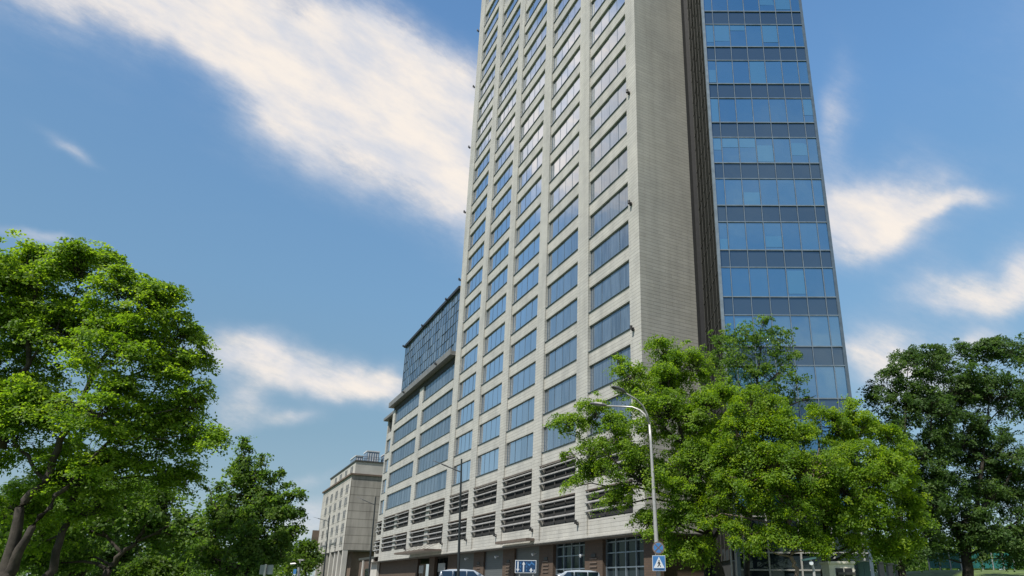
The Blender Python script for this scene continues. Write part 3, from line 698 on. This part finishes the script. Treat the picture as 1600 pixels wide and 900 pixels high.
def mast():
    Y = 40.; c = at(1148, 905, Y); gz = ground_z(c[0], c[1]); k = mpp(1148, 860, Y); t = at(1148, 816, Y)[2]-gz
    o = empty('lattice_mast', (c[0], c[1], gz), label='narrow two post metal mast with a small white floodlight beside the glass lobby', cat='mast')
    for x in (-3.4, 3.4):
        s = MB(); s.tube([(x*k, 0, -.1), (x*k, 0, t)], .05, 8); s.build('post', M['galv'], o)
    for z in np.arange(.7, t, 1.1):
        s = MB(); s.tube([(-4.6*k, 0, z), (3.4*k, 0, z)], .03, 6); s.build('rung', M['galv'], o)
    s = MB(); z = at(1155, 848, Y)[2]-gz; s.box(5*k, 11*k, -.15, .1, z-.07, z+.09); s.tube([(3.4*k,0,z), (5*k,0,z)], .03, 6); s.build('floodlight', M['white'], o)
mast()
def teal():
    Y = 74.; a = at(1452, 885, Y); b = at(1585, 885, Y); gz = ground_z(a[0], Y)
    o = empty('teal_fence', (a[0], Y, gz), 0, label='teal sheet metal fence behind the dark trees', cat='fence')
    t = at(1500, 864, Y)[2]-gz; W_ = b[0]-a[0]
    for i in range(8):
        s = MB(); x0, x1 = W_*i/8+.02, W_*(i+1)/8-.02; s.box(x0, x1, 0, .05, .35, t)
        for q in np.arange(x0+.1, x1, .25): s.box(q, q+.08, -.03, -.001, .4, t-.05)
        s.build('sheet_panel', M['teal'], o)
    for i in range(9):
        s = MB(); s.box(W_*i/8-.05, W_*i/8+.05, -.06, .1, -.3, t+.08); s.build('post', M['signgrey'], o)
teal()
def pillars():
    for i, (x, y) in enumerate(((1375, 880), (1389, 882), (1403, 884))):
        Y = 62.; c = at(x, y, Y); gz = ground_z(c[0], c[1]); o = empty('gate_pillar', (c[0], c[1], gz), label=('pale squat pillar beside the teal cabinet', 'pale squat pillar in the middle of the grass bank row', 'pale squat pillar against the dark tree trunk')[i], cat='pillar', group='pale pillars on the grass bank')
        t = max(.8, c[2]-gz); s = MB(); s.box(-.22, .22, -.22, .22, -.2, t); s.build('shaft', M['concrete_plain'], o); s = MB(); s.box(-.3, .3, -.3, .3, t, t+.12); s.build('cap', M['concrete_plain'], o)
pillars()

# ------------------------------------------------------------------ trees
def leaf_mesh(C, N, Lc, tint, up=.0, L=.2, W=.62):
    """one folded rhombic leaf per centre: C centres, N normals"""
    n = len(C)
    t = rng.normal(size=(n, 3)); t[:, 2] -= .35; t -= N*(t*N).sum(1)[:, None]; t /= np.linalg.norm(t, axis=1)[:, None]+1e-9
    b = np.cross(N, t); l = (Lc*(.65+.7*rng.random(n)))[:, None]; w_ = l*W*.5
    v = np.empty((n, 4, 3)); v[:, 0] = C-t*l*.5; v[:, 1] = C+b*w_+N*l*.10; v[:, 2] = C+t*l*.5; v[:, 3] = C-b*w_+N*l*.10
    return v.reshape(-1, 3), tint
def tree(name, label, group, base, trunk, limbs, lobes, leafmat, barkmat, leaf=.2, dens=1.0, spray=.5, nleaf=24, flat=.55, tipf=.35, fill=.5, cat='tree', upw=.5, tipl=.22, rs=1.0, clump=.8):
    """base: ground point; trunk/limbs: polylines of (point, radius); lobes: (px, py, radius px, depth)"""
    o = empty(name, base, label=label, cat=cat, group=group); base = np.array(base, float)
    wood = MB()
    allp = []
    for pl in [trunk]+limbs:
        pts = [np.array(p)-base for p, r in pl]; rr = [r*.72 for p, r in pl]
        # resample with slight wander
        P2, R2 = [], []
        for i in range(len(pts)-1):
            for t in np.linspace(0, 1, 5)[:-1]:
                P2.append(pts[i]*(1-t)+pts[i+1]*t+(rng.normal(size=3)*.035 if (i or t) else 0)); R2.append(rr[i]*(1-t)+rr[i+1]*t)
        P2.append(pts[-1]); R2.append(rr[-1]); wood.tube(P2, R2, 8); allp += [(p, r) for p, r in zip(P2, R2)]
    allp_p = np.array([p for p, r in allp]); allp_r = np.array([r for p, r in allp])
    Cs, Ns, Ls, Ts = [], [], [], []
    LB = []
    for x, y, r, Y in lobes:
        c = at(x, y, Y)-base; LB.append((c, rs*r*mpp(x, y, Y), r))
    for c, rm, rp in LB:
        # limb to the lobe
        cand = allp_p[:, 2] < c[2]-.1*rm
        idx = np.where(cand)[0] if cand.any() else np.arange(len(allp_p))
        i = idx[np.argmin(np.linalg.norm(allp_p[idx]-c, axis=1)+np.maximum(0, .06-allp_r[idx])*20)]
        a = allp_p[i]; ln = np.linalg.norm(c-a); rad = min(allp_r[i]*.75, .025+.018*ln); mid = (a+c)/2+np.array([0, 0, .10*ln])+rng.normal(size=3)*.07*ln
        if ln > .3: wood.tube([a, (a+mid)/2+rng.normal(size=3)*.03*ln, mid, (mid+c)/2+rng.normal(size=3)*.04*ln, c], [rad, rad*.85, rad*.65, rad*.45, .02], 6)
        nc = max(6, int(dens*rp*rp*.055))
        u = rng.normal(size=(nc, 3)); u /= np.linalg.norm(u, axis=1)[:, None]
        u[:, 2] = np.where(u[:, 2] < -.3, u[:, 2]*.6, u[:, 2])
        rad_ = np.where(rng.random(nc) < fill, .75+.3*rng.random(nc), .25+.6*rng.random(nc))
        rad_ = np.where(rng.random(nc) < tipf*.35, 1.0+tipl*rng.random(nc), rad_)
        cc = c+u*rm*rad_[:, None]
        ns = max(4, int(round(9*min(1.6, rp/45.))))
        sc_ = rng.normal(size=(ns, 3)); sc_ /= np.linalg.norm(sc_, axis=1)[:, None]; sc_[:, 2] = np.where(sc_[:, 2] < -.5, -sc_[:, 2], sc_[:, 2])
        sc_ = c+sc_*rm*(.55+.38*rng.random((ns, 1))); sr_ = rm*(.26+.20*rng.random(ns))
        pick = rng.integers(0, ns, nc); use = rng.random(nc) < clump
        q_ = sc_[pick]+u*sr_[pick][:, None]*(.5+.55*rng.random((nc, 1)))*np.array([1.15, 1.15, .72])
        cc = np.where(use[:, None], q_, cc)
        nb = 0
        for q, uu, rd in zip(cc, u, rad_):
            if nb < nc*.5:
                nb += 1; s_ = c+(q-c)*.15+rng.normal(size=3)*.1; m_ = (s_+q)/2+np.array([0,0,.06*rm])+rng.normal(size=3)*.08*rm
                wood.tube([s_, m_, q], [.022, .014, .006], 3, cap=False)
        ct = np.clip(rng.normal(.45, .24, nc), 0, 1)
        k = nleaf
        ax_ = u*.7+np.array([0, 0, upw])+rng.normal(size=(nc, 3))*.35; ax_ /= np.linalg.norm(ax_, axis=1)[:, None]
        sr = spray*(.6+.8*rng.random(nc))*np.where(rad_ > 1, .7, 1)
        off = rng.normal(size=(nc, k, 3)); off /= np.linalg.norm(off, axis=2)[:, :, None]; off *= (rng.random((nc, k, 1))**.45)
        d_ = (off*ax_[:, None, :]).sum(2, keepdims=True); off = off-ax_[:, None, :]*d_*(1-flat)
        off = off*sr[:, None, None]
        off[:, :, 2] -= (np.linalg.norm(off, axis=2)**2)*.25/np.maximum(sr[:, None], .1)
        P_ = (cc[:, None, :]+off).reshape(-1, 3)
        N_ = (ax_[:, None, :]+rng.normal(size=(nc, k, 3))*.55).reshape(-1, 3); N_ /= np.linalg.norm(N_, axis=1)[:, None]
        Cs.append(P_); Ns.append(N_); Ts.append(np.clip((ct[:, None]+rng.normal(0, .13, (nc, k))).reshape(-1), 0, 1))
    C = np.concatenate(Cs); N = np.concatenate(Ns); T = np.concatenate(Ts)
    v, T = leaf_mesh(C, N, np.full(len(C), leaf), T)
    n = len(T); me = bpy.data.meshes.new('crown'); me.vertices.add(4*n); me.vertices.foreach_set('co', v.astype(np.float32).ravel())
    me.loops.add(4*n); me.loops.foreach_set('vertex_index', np.arange(4*n, dtype=np.int32)); me.polygons.add(n)
    me.polygons.foreach_set('loop_start', np.arange(0, 4*n, 4, dtype=np.int32))
    try: me.polygons.foreach_set('loop_total', np.full(n, 4, dtype=np.int32))
    except Exception: pass
    at_ = me.attributes.new('tint', 'FLOAT', 'FACE'); at_.data.foreach_set('value', T.astype(np.float32))
    me.materials.append(leafmat); me.update(calc_edges=True); me.validate()
    wood.build('trunk', barkmat, o, smooth=True); obj('crown', me, o)
    print(name, 'leaves', n)
    return o
def PL(Y, *pts):   # polyline from (px, py, radius m[, depth])
    return [(at(p[0], p[1], p[3] if len(p) > 3 else Y), p[2]) for p in pts]
def base_at(x, Y):
    b = at(x, 905, Y); return (b[0], b[1], ground_z(b[0], b[1]))

Y = 24.2
tree('tree', 'large spreading maple with dark leaning limbs at the left edge', 'trees left of the street', base_at(8, Y),
     PL(Y, (6,935,.36), (10,890,.30), (33,793,.20), (70,750,.17), (97,687,.15), (122,637,.12), (150,574,.11), (190,525,.08), (225,498,.04)),
     [PL(Y, (8,905,.3), (40,843,.17), (87,777,.12), (140,720,.08), (200,660,.05), (270,640,.03)), PL(Y, (2,700,.2), (10,640,.17), (25,600,.14), (45,568,.12), (47,500,.09), (60,440,.05)),
      PL(25.5, (60,935,.25), (80,890,.2), (100,833,.16), (123,753,.11), (170,690,.07), (250,600,.04)), PL(Y, (122,637,.1), (175,600,.07), (240,570,.05), (290,540,.03)), PL(Y, (70,750,.1), (30,700,.08), (5,650,.06)),
      PL(Y, (45,568,.07), (95,500,.05), (130,430,.03))],
     [(128,428,52,24),(172,425,34,24.5),(60,432,58,24),(15,440,66,24),(-40,470,90,24),(195,475,56,24),(245,490,52,24.5),(275,530,48,25),(270,590,52,25),(300,640,44,25),(330,690,28,25),(312,700,30,25.5),
      (200,560,70,24),(120,530,75,25),(40,540,80,25),(-30,600,90,25),(235,665,62,25),(165,650,70,24),(80,655,66,24.5),(10,690,60,24.5),(240,740,50,26),(170,745,55,25),(100,755,50,25),(20,800,50,26),(150,800,40,25.5),(60,845,34,27),(0,640,60,24),(285,760,36,27),
      (130,730,60,28)],
     M['leaf_maple'], M['bark'], leaf=.12, dens=.52, spray=.55, nleaf=66, flat=.25, upw=1.1, fill=.6, tipf=.6, tipl=.3, rs=.97, clump=.85)
tree('tree', 'shaded tree with leaning trunk between the big maple and the young tree', 'trees left of the street', base_at(160, 34),
     PL(34, (160,930,.3), (168,890,.22), (190,865,.17), (215,845,.13), (240,800,.08)), [PL(34, (190,865,.12), (160,830,.09), (130,800,.05)), PL(34, (215,845,.1), (270,820,.06))],
     [(130,820,48,34),(200,800,50,34),(260,800,46,35),(290,840,36,35),(70,830,55,34),(240,845,36,36),(0,830,60,33),(60,880,40,35),(120,875,30,36)],
     M['leaf_lime'], M['bark'], leaf=.2, dens=1.0, spray=.6, nleaf=22, flat=.4)
tree('tree', 'young upright dark green tree standing alone left of the concrete block', 'trees left of the street', base_at(385, 31),
     PL(31, (388,930,.16), (387,890,.13), (384,800,.09), (382,730,.05), (381,690,.02)), [PL(31, (386,840,.06), (430,800,.04), (460,775,.02)), PL(31, (384,790,.05), (410,740,.03), (418,715,.015)), PL(31, (387,850,.06), (340,800,.04), (325,760,.02))],
     [(381,690,7,31),(412,716,6,31),(440,738,6,31),(471,778,7,31),(381,703,11,31),(381,722,17,31),(372,748,22,31),(396,752,20,31),(383,772,30,31),(352,790,24,31.5),(416,780,24,31),(400,805,38,31),(360,820,36,31.5),(440,785,15,31),(458,777,9,31),(436,812,26,31),(335,838,26,31.5),(385,850,48,31),(440,845,26,31),(325,868,28,32),(395,885,44,31),(345,888,30,32),(455,805,17,31),(466,774,8,31),(462,838,18,31),(447,762,9,31),(412,725,9,31),(414,745,14,31),(433,748,8,31),(348,760,10,31),(440,872,22,31)],
     M['leaf_lime'], M['bark'], leaf=.13, dens=1.7, nleaf=26, flat=.35, tipf=1.2, tipl=.5, rs=1.0, spray=.36)
tree('tree', 'small pale green tree far off at the foot of the concrete block', 'trees left of the street', base_at(478, 108), PL(108, (478,930,.3), (478,880,.2), (478,860,.08)), [],
     [(478,862,17,108),(466,874,14,108),(489,874,14,108),(478,884,18,107),(460,886,10,108)], M['leaf_far'], M['bark'], leaf=.45, dens=5, spray=1.0, nleaf=14)
tree('tree', 'deep shaded tree farthest back behind the leaning trunks at lower left', 'trees left of the street', base_at(110, 46),
     PL(46, (112,930,.4), (110,885,.34), (105,840,.26), (100,790,.15)), [PL(46, (108,860,.2), (60,820,.12), (20,790,.06)), PL(46, (108,855,.2), (170,820,.12), (230,800,.06))],
     [(30,800,60,46),(110,790,60,46),(190,800,56,46),(60,860,55,46),(140,860,55,46),(220,850,44,46),(280,860,36,46),(310,875,26,46),(0,870,45,46),(190,885,32,46),(100,890,35,46)],
     M['leaf_dark'], M['bark'], leaf=.24, dens=.8, spray=.7, nleaf=30, flat=.4)
tree('shrub', 'pale green shrub below the shaded tree', None, base_at(245, 40), PL(40, (245,920,.1), (245,895,.06)), [],
     [(235,888,20,40),(262,892,18,40),(205,895,16,40),(285,897,14,40)], M['leaf_far'], M['bark'], leaf=.2, dens=2.5, spray=.5, nleaf=16, cat='shrub')

G2 = 'trees in front of the towers'
Y = 36.
tree('tree', 'broad maple behind the pale street lamp reaching over the stone facade', G2, base_at(1122, Y),
     PL(Y, (1128,935,.42), (1124,890,.34), (1112,850,.28), (1098,800,.22), (1080,740,.17), (1060,660,.12), (1045,600,.07), (1040,545,.03)),
     [PL(Y, (1098,800,.16), (1030,770,.12), (980,735,.08), (920,690,.04), (880,675,.02)), PL(Y, (1112,850,.16), (1140,780,.12), (1150,700,.08), (1140,610,.04)), PL(Y, (1070,700,.1), (1020,650,.07), (985,600,.03))],
     [(1040,560,34,36),(1042,590,46,36),(990,595,36,36),(968,570,16,36),(1085,575,36,36),(930,655,34,35.5),(890,668,24,35.5),(868,662,13,35.5),(962,690,48,35.5),(905,712,22,35.5),(1040,660,62,35.5),(1100,640,56,35.5),(940,742,36,35.5),(900,760,16,35.5),(1005,755,54,35),(950,785,22,35.5),(1075,745,60,35),(1130,720,50,35.5),(1060,820,44,35),(1110,800,46,35.5),(1010,822,28,35.5),(1090,868,32,35),(1055,862,24,35),(1030,620,50,38),(1090,700,60,38)],
     M['leaf_maple'], M['bark'], leaf=.12, dens=.98, spray=.5, nleaf=60, flat=.35, tipf=.7, upw=.8, tipl=.35, rs=.97)
tree('tree', 'thinner taller tree with open branches against the blue glass tower', G2, base_at(1168, 39),
     PL(39, (1165,930,.28), (1168,880,.22), (1172,780,.18), (1178,690,.14), (1182,620,.1), (1186,560,.06), (1192,500,.02)),
     [PL(39, (1178,690,.1), (1215,640,.07), (1245,630,.05), (1275,618,.025)), PL(39, (1182,620,.07), (1215,580,.05), (1240,530,.02)), PL(39, (1180,640,.07), (1150,590,.05), (1135,540,.02))],
     [(1192,515,20,39),(1165,525,24,39),(1130,535,26,39),(1190,550,30,39),(1228,535,20,39),(1235,570,20,39),(1150,570,34,39),(1205,590,26,39),(1240,610,20,39),(1262,628,12,39),(1170,620,34,39),(1215,630,22,39),(1120,580,30,39)],
     M['leaf_lime'], M['bark'], leaf=.14, dens=.95, spray=.45, nleaf=34, flat=.4, tipf=1.0, tipl=.5, rs=1.18)
Y = 33.
tree('tree', 'bright yellow green tree with a twisted pale trunk before the glass lobby', G2, base_at(1243, Y),
     PL(Y, (1246,935,.17), (1243,890,.14), (1236,870,.13), (1240,855,.12), (1232,820,.11), (1215,760,.09), (1195,690,.05), (1180,640,.02)),
     [PL(Y, (1232,820,.08), (1270,760,.06), (1280,700,.03)), PL(Y, (1220,780,.06), (1170,750,.04), (1140,710,.02))],
     [(1172,640,34,33),(1205,672,42,33),(1160,690,44,33),(1240,690,40,33),(1210,735,54,32.5),(1165,755,48,33),(1265,745,52,32.5),(1140,720,34,33.5),(1240,790,46,33),(1180,800,36,33.5),(1130,775,30,34),(1285,800,38,33.5),(1205,640,26,33.5),(1160,835,26,33),(1205,838,24,33),(1265,838,26,33),(1105,815,24,34),(1230,845,24,32.6),(1180,852,22,32.6),(1275,858,22,32.6)],
     M['leaf_bright'], M['bark_pale'], leaf=.115, dens=1.12, spray=.46, nleaf=62, flat=.45, tipf=.7, upw=.7, tipl=.35, rs=.97)
tree('tree', 'bright yellow green tree with a dark forked trunk above the cream kiosk', G2, base_at(1290, 34.5),
     PL(34.5, (1288,935,.26), (1287,880,.22), (1290,800,.19), (1294,740,.16), (1300,700,.1), (1315,660,.05)), [PL(34.5, (1294,745,.12), (1280,700,.08), (1270,650,.03)), PL(34.5, (1292,770,.12), (1340,730,.08), (1380,700,.03)), PL(34.5, (1290,790,.1), (1350,790,.07), (1410,800,.03))],
     [(1322,645,22,34.5),(1300,670,34,34.5),(1345,675,36,34.5),(1390,690,28,34.5),(1330,725,48,34),(1385,740,44,34.5),(1300,745,46,34.5),(1410,785,32,34.5),(1430,815,22,34.5),(1360,800,48,34),(1405,835,32,34.5),(1320,815,44,34),(1375,855,26,34.5),(1425,850,16,34.5),(1275,650,20,34.5),(1290,845,28,34.5),(1335,858,26,34),(1400,868,20,34.5),(1370,750,50,33.5),(1320,770,46,33.5)],
     M['leaf_bright'], M['bark'], leaf=.115, dens=1.12, spray=.46, nleaf=62, flat=.45, tipf=.7, upw=.7, tipl=.35, rs=.97)
G3 = 'dark trees on the right'
tree('tree', 'dark green tree half hidden behind the bright tree at its right', G3, base_at(1410, 46),
     PL(46, (1412,935,.42), (1410,890,.36), (1405,820,.28), (1410,740,.2), (1415,660,.1), (1418,580,.04)), [PL(46, (1405,800,.15), (1380,720,.1), (1372,640,.04)), PL(46, (1408,780,.15), (1450,700,.1), (1460,620,.04))],
     [(1420,572,32,46),(1385,605,32,46),(1365,632,18,46),(1450,575,34,46),(1420,630,44,46),(1385,670,36,46),(1455,650,44,46),(1405,720,44,46),(1440,730,40,46),(1430,795,44,46),(1440,845,36,46),(1395,620,18,47),(1460,760,40,47),(1415,872,22,46),(1470,700,44,47)],
     M['leaf_dark'], M['bark'], leaf=.17, dens=.95, spray=.6, nleaf=48, flat=.35, tipf=.8, upw=.8, tipl=.35)
tree('tree', 'big dark green tree with a stout forked trunk at the right edge', G3, base_at(1513, 48),
     PL(48, (1514,935,.6), (1513,890,.5), (1505,850,.42), (1485,815,.3), (1470,770,.22), (1468,690,.14), (1475,600,.06)),
     [PL(48, (1510,870,.35), (1525,800,.25), (1535,720,.16), (1545,640,.08), (1550,580,.03)), PL(48, (1525,800,.2), (1570,760,.13), (1600,700,.06)), PL(48, (1512,850,.2), (1560,840,.12), (1605,800,.06))],
     [(1485,562,30,48),(1512,548,20,48),(1540,560,34,48),(1583,555,32,48),(1620,570,50,48),(1490,620,50,48),(1550,625,52,48),(1605,640,52,48),(1500,700,52,48),(1560,710,48,48),(1615,730,50,48),(1480,780,46,48),(1545,790,44,48),(1600,810,50,48),(1470,840,30,48),(1560,848,22,48),(1610,858,40,48),(1460,590,26,48),(1450,868,22,48),(1475,860,20,48),(1545,866,20,47),(1580,868,26,48),(1520,740,50,50),(1500,815,36,47),(1540,828,32,47),(1458,815,36,47),(1525,850,20,47),(1580,770,50,50),(1500,640,50,50)],
     M['leaf_dark'], M['bark'], leaf=.17, dens=.95, spray=.62, nleaf=48, flat=.35, tipf=.8, upw=.8, tipl=.35)

# far woods that read as one mass
def woods(name, x0, x1, Y, hgt, label, n, mat):
    C = []; N = []
    xa, xb = at(x0, 905, Y)[0], at(x1, 905, Y)[0]
    for i in range(n):
        x = xa+(xb-xa)*rng.random(); y = Y+rng.normal()*6; h = hgt*(.65+.35*math.sin(x*.31+Y)*math.sin(x*.13+1)+.12*math.sin(x*1.1)); z = ground_z(x, y)+h*rng.random()**.6
        k = 14; C.append(np.array([x, y, z])+rng.normal(size=(k, 3))*.8); N.append(rng.normal(size=(k, 3))+np.array([0, -.3, .8]))
    C = np.concatenate(C); N = np.concatenate(N); N /= np.linalg.norm(N, axis=1)[:, None]
    v, T = leaf_mesh(C, N, np.full(len(C), .7), np.clip(np.repeat(rng.normal(.45, .25, n), 14), 0, 1)); m_ = len(T)
    me = bpy.data.meshes.new(name); me.from_pydata(v.tolist(), [], np.arange(4*m_).reshape(-1, 4).tolist())
    at_ = me.attributes.new('tint', 'FLOAT', 'FACE'); at_.data.foreach_set('value', T.astype(np.float32)); me.materials.append(mat)
    o = obj(name, me); tag(o, label, 'woods', kind='stuff')
woods('far_woods', 1310, 1760, 125, 8.5, 'far green woods on the horizon behind the dark trees', 1500, M['leaf_lime'])
woods('far_woods', -160, 470, 150, 9, 'far green woods on the horizon behind the left trees', 1900, M['leaf_lime'])

# ------------------------------------------------------------------ sky, clouds and sun
SUN_AZ, SUN_EL = -141., 56.
sv = Vector((math.sin(R(SUN_AZ))*math.cos(R(SUN_EL)), math.cos(R(SUN_AZ))*math.cos(R(SUN_EL)), math.sin(R(SUN_EL))))
sd = bpy.data.lights.new('sun', 'SUN'); sd.energy = 4.3; sd.angle = R(1.5); sd.color = (1, .94, .84)
so = bpy.data.objects.new('sun', sd); so.rotation_euler = sv.to_track_quat('Z', 'Y').to_euler(); so.location = (-40, 0, 120); col.objects.link(so)
wd = bpy.data.worlds.new('World'); scn.world = wd; wd.use_nodes = True; nt = wd.node_tree
bg = nt.nodes['Background']; sky = nd(nt, 'ShaderNodeTexSky', sky_type='NISHITA'); sky.sun_disc = False
sky.sun_elevation = R(SUN_EL); sky.sun_rotation = R(SUN_AZ % 360); sky.air_density = 1.0; sky.dust_density = .6; sky.ozone_density = 1.6
tc = nd(nt, 'ShaderNodeTexCoord'); DIR = tc.outputs['Generated']
def vdot(v, c):
    n = nd(nt, 'ShaderNodeVectorMath', operation='DOT_PRODUCT'); nt.links.new(v, n.inputs[0]); n.inputs[1].default_value = tuple(c); return n.outputs['Value']
def sdir(x, y): v = ray(x, y); return v/np.linalg.norm(v)
e1 = sdir(800, 380)-sdir(200, 60); e1 /= np.linalg.norm(e1)           # the wind streaks run this way across the sky
ec = sdir(500, 220); e2 = np.cross(ec, e1); e2 /= np.linalg.norm(e2)
cx = nd(nt, 'ShaderNodeCombineXYZ'); nt.links.new(math_(nt, 'MULTIPLY', vdot(DIR, e1), 2.2), cx.inputs[0]); nt.links.new(math_(nt, 'MULTIPLY', vdot(DIR, e2), 5.5), cx.inputs[1]); nt.links.new(math_(nt, 'MULTIPLY', vdot(DIR, ec), 2.2), cx.inputs[2])
nz1 = nd(nt, 'ShaderNodeTexNoise'); nz1.inputs['Scale'].default_value = 2.6; nz1.inputs['Detail'].default_value = 9; nz1.inputs['Roughness'].default_value = .70; nt.links.new(cx.outputs[0], nz1.inputs['Vector'])
wn = nd(nt, 'ShaderNodeTexNoise'); wn.inputs['Scale'].default_value = 5.; wn.inputs['Detail'].default_value = 6; nt.links.new(DIR, wn.inputs['Vector'])
wv = nd(nt, 'ShaderNodeVectorMath', operation='MULTIPLY_ADD'); nt.links.new(wn.outputs['Color'], wv.inputs[0]); wv.inputs[1].default_value = (.13,)*3
off = nd(nt, 'ShaderNodeVectorMath', operation='ADD'); nt.links.new(DIR, off.inputs[0]); off.inputs[1].default_value = (-.065,)*3; nt.links.new(off.outputs[0], wv.inputs[2])
WD = wv.outputs[0]
def blob(x, y, a, b, rot, gain, d=None):
    c = sdir(x, y) if d is None else np.array(d)/np.linalg.norm(d)
    if d is None:
        t1 = sdir(x+a*math.cos(R(rot)), y+a*math.sin(R(rot)))-c; t2 = sdir(x-b*math.sin(R(rot)), y+b*math.cos(R(rot)))-c
        la, lb = np.linalg.norm(t1), np.linalg.norm(t2); t1 = t1/la; t2 = t2/lb
    else:
        t1 = np.cross(c, (0,0,1)); t1 /= np.linalg.norm(t1); t2 = np.cross(t1, c); la, lb = a, b
    q1 = math_(nt, 'MULTIPLY_ADD', vdot(WD, t1), 1/la, -float(c@t1)/la); q2 = math_(nt, 'MULTIPLY_ADD', vdot(WD, t2), 1/lb, -float(c@t2)/lb)
    q = math_(nt, 'ADD', math_(nt, 'MULTIPLY', q1, q1), math_(nt, 'MULTIPLY', q2, q2))
    q = math_(nt, 'MULTIPLY', q, -1.0); e = math_(nt, 'EXPONENT', q)
    e = math_(nt, 'MULTIPLY', e, math_(nt, 'GREATER_THAN', vdot(DIR, c), .2))
    return math_(nt, 'MULTIPLY', e, gain)
bl = [blob(470,140,400,140,26,.38), blob(620,300,160,60,38,.4), blob(210,10,260,52,12,.9), blob(430,75,190,85,25,1.1), blob(600,150,180,95,27,1.25), blob(720,250,120,85,35,1.1), blob(640,110,140,60,20,.9), blob(860,330,150,80,35,.9),
      blob(122,208,52,14,30,.65), blob(50,342,85,16,0,.75), blob(385,562,110,36,16,1.0), blob(500,600,140,34,8,1.0), blob(345,640,50,36,10,.9), blob(440,660,60,15,0,.75), blob(495,800,80,40,0,.95), blob(480,740,70,14,0,.5), blob(350,330,140,16,5,.12),
      blob(1362,336,98,60,2,2.4), blob(1478,326,62,13,-2,.75), blob(1520,455,130,32,-6,1.15), blob(1600,410,50,42,0,.7), blob(1380,556,90,44,5,1.0), blob(1540,520,60,20,-10,.8), blob(1290,185,32,70,0,.65), blob(1500,600,150,60,0,.5),
      blob(0,0,.15,.15,0,2.2,(-.70,.35,.61)), blob(0,0,.35,.10,0,.55,(.2,-.85,.55)), blob(0,0,.3,.06,0,.5,(.35,-.85,.28)), blob(585,614,70,18,6,.7), blob(0,0,.55,.50,0,1.8,(.97,-.20,.45)), blob(0,0,.35,.16,0,.9,(-.3,-.7,.9)), blob(0,0,.5,.1,0,.8,(.6,-.7,.35)), blob(0,0,.3,.08,0,.8,(-.7,-.6,.3)), blob(0,0,.25,.2,0,.9,(.8,.3,.8))]  # direction-only blobs: unseen clouds, added to brighten side wall B and feed reflections
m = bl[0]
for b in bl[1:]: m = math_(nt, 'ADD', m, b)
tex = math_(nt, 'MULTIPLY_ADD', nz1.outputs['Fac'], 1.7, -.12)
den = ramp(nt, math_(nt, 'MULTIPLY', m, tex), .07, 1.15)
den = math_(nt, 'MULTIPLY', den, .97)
shade = ramp(nt, noise(nt, cx.outputs[0], 4.5, 6, .6), .25, .7)
ccol = mix(nt, (4.1, 4.3, 4.8), (6.1, 5.55, 5.0), math_(nt, 'MULTIPLY', shade, ramp(nt, m, .3, 1.0)))
sz = nd(nt, 'ShaderNodeSeparateXYZ'); nt.links.new(DIR, sz.inputs[0])
el = nd(nt, 'ShaderNodeValToRGB'); nt.links.new(sz.outputs[2], el.inputs[0]); ee = el.color_ramp.elements
ee[0].position = 0.0; ee[0].color = (2.2/8, 2.9/8, 3.3/8, 1); ee[1].position = 1.0; ee[1].color = (.35/8, 1.0/8, 2.6/8, 1)
for p_, c_ in ((.20, (1.45, 2.45, 3.15)), (.38, (1.2, 2.4, 3.75)), (.62, (.88, 2.02, 3.85))):
    q_ = ee.new(p_); q_.color = (*(v/8 for v in c_), 1)
grad = nd(nt, 'ShaderNodeVectorMath', operation='SCALE'); nt.links.new(el.outputs[0], grad.inputs[0]); nt.links.new(math_(nt, 'MULTIPLY_ADD', sz.outputs[0], 1.6, 8.15), grad.inputs['Scale'])
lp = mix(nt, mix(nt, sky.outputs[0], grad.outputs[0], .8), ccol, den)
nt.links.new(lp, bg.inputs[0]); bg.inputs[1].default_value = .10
scn.view_settings.view_transform = 'Standard'; scn.view_settings.look = 'None'; scn.view_settings.gamma = 1; scn.view_settings.use_curve_mapping = False
scn.view_settings.exposure = 0.68
scn.cycles.max_bounces = 6; scn.cycles.use_denoising = True; scn.cycles.sample_clamp_indirect = 8
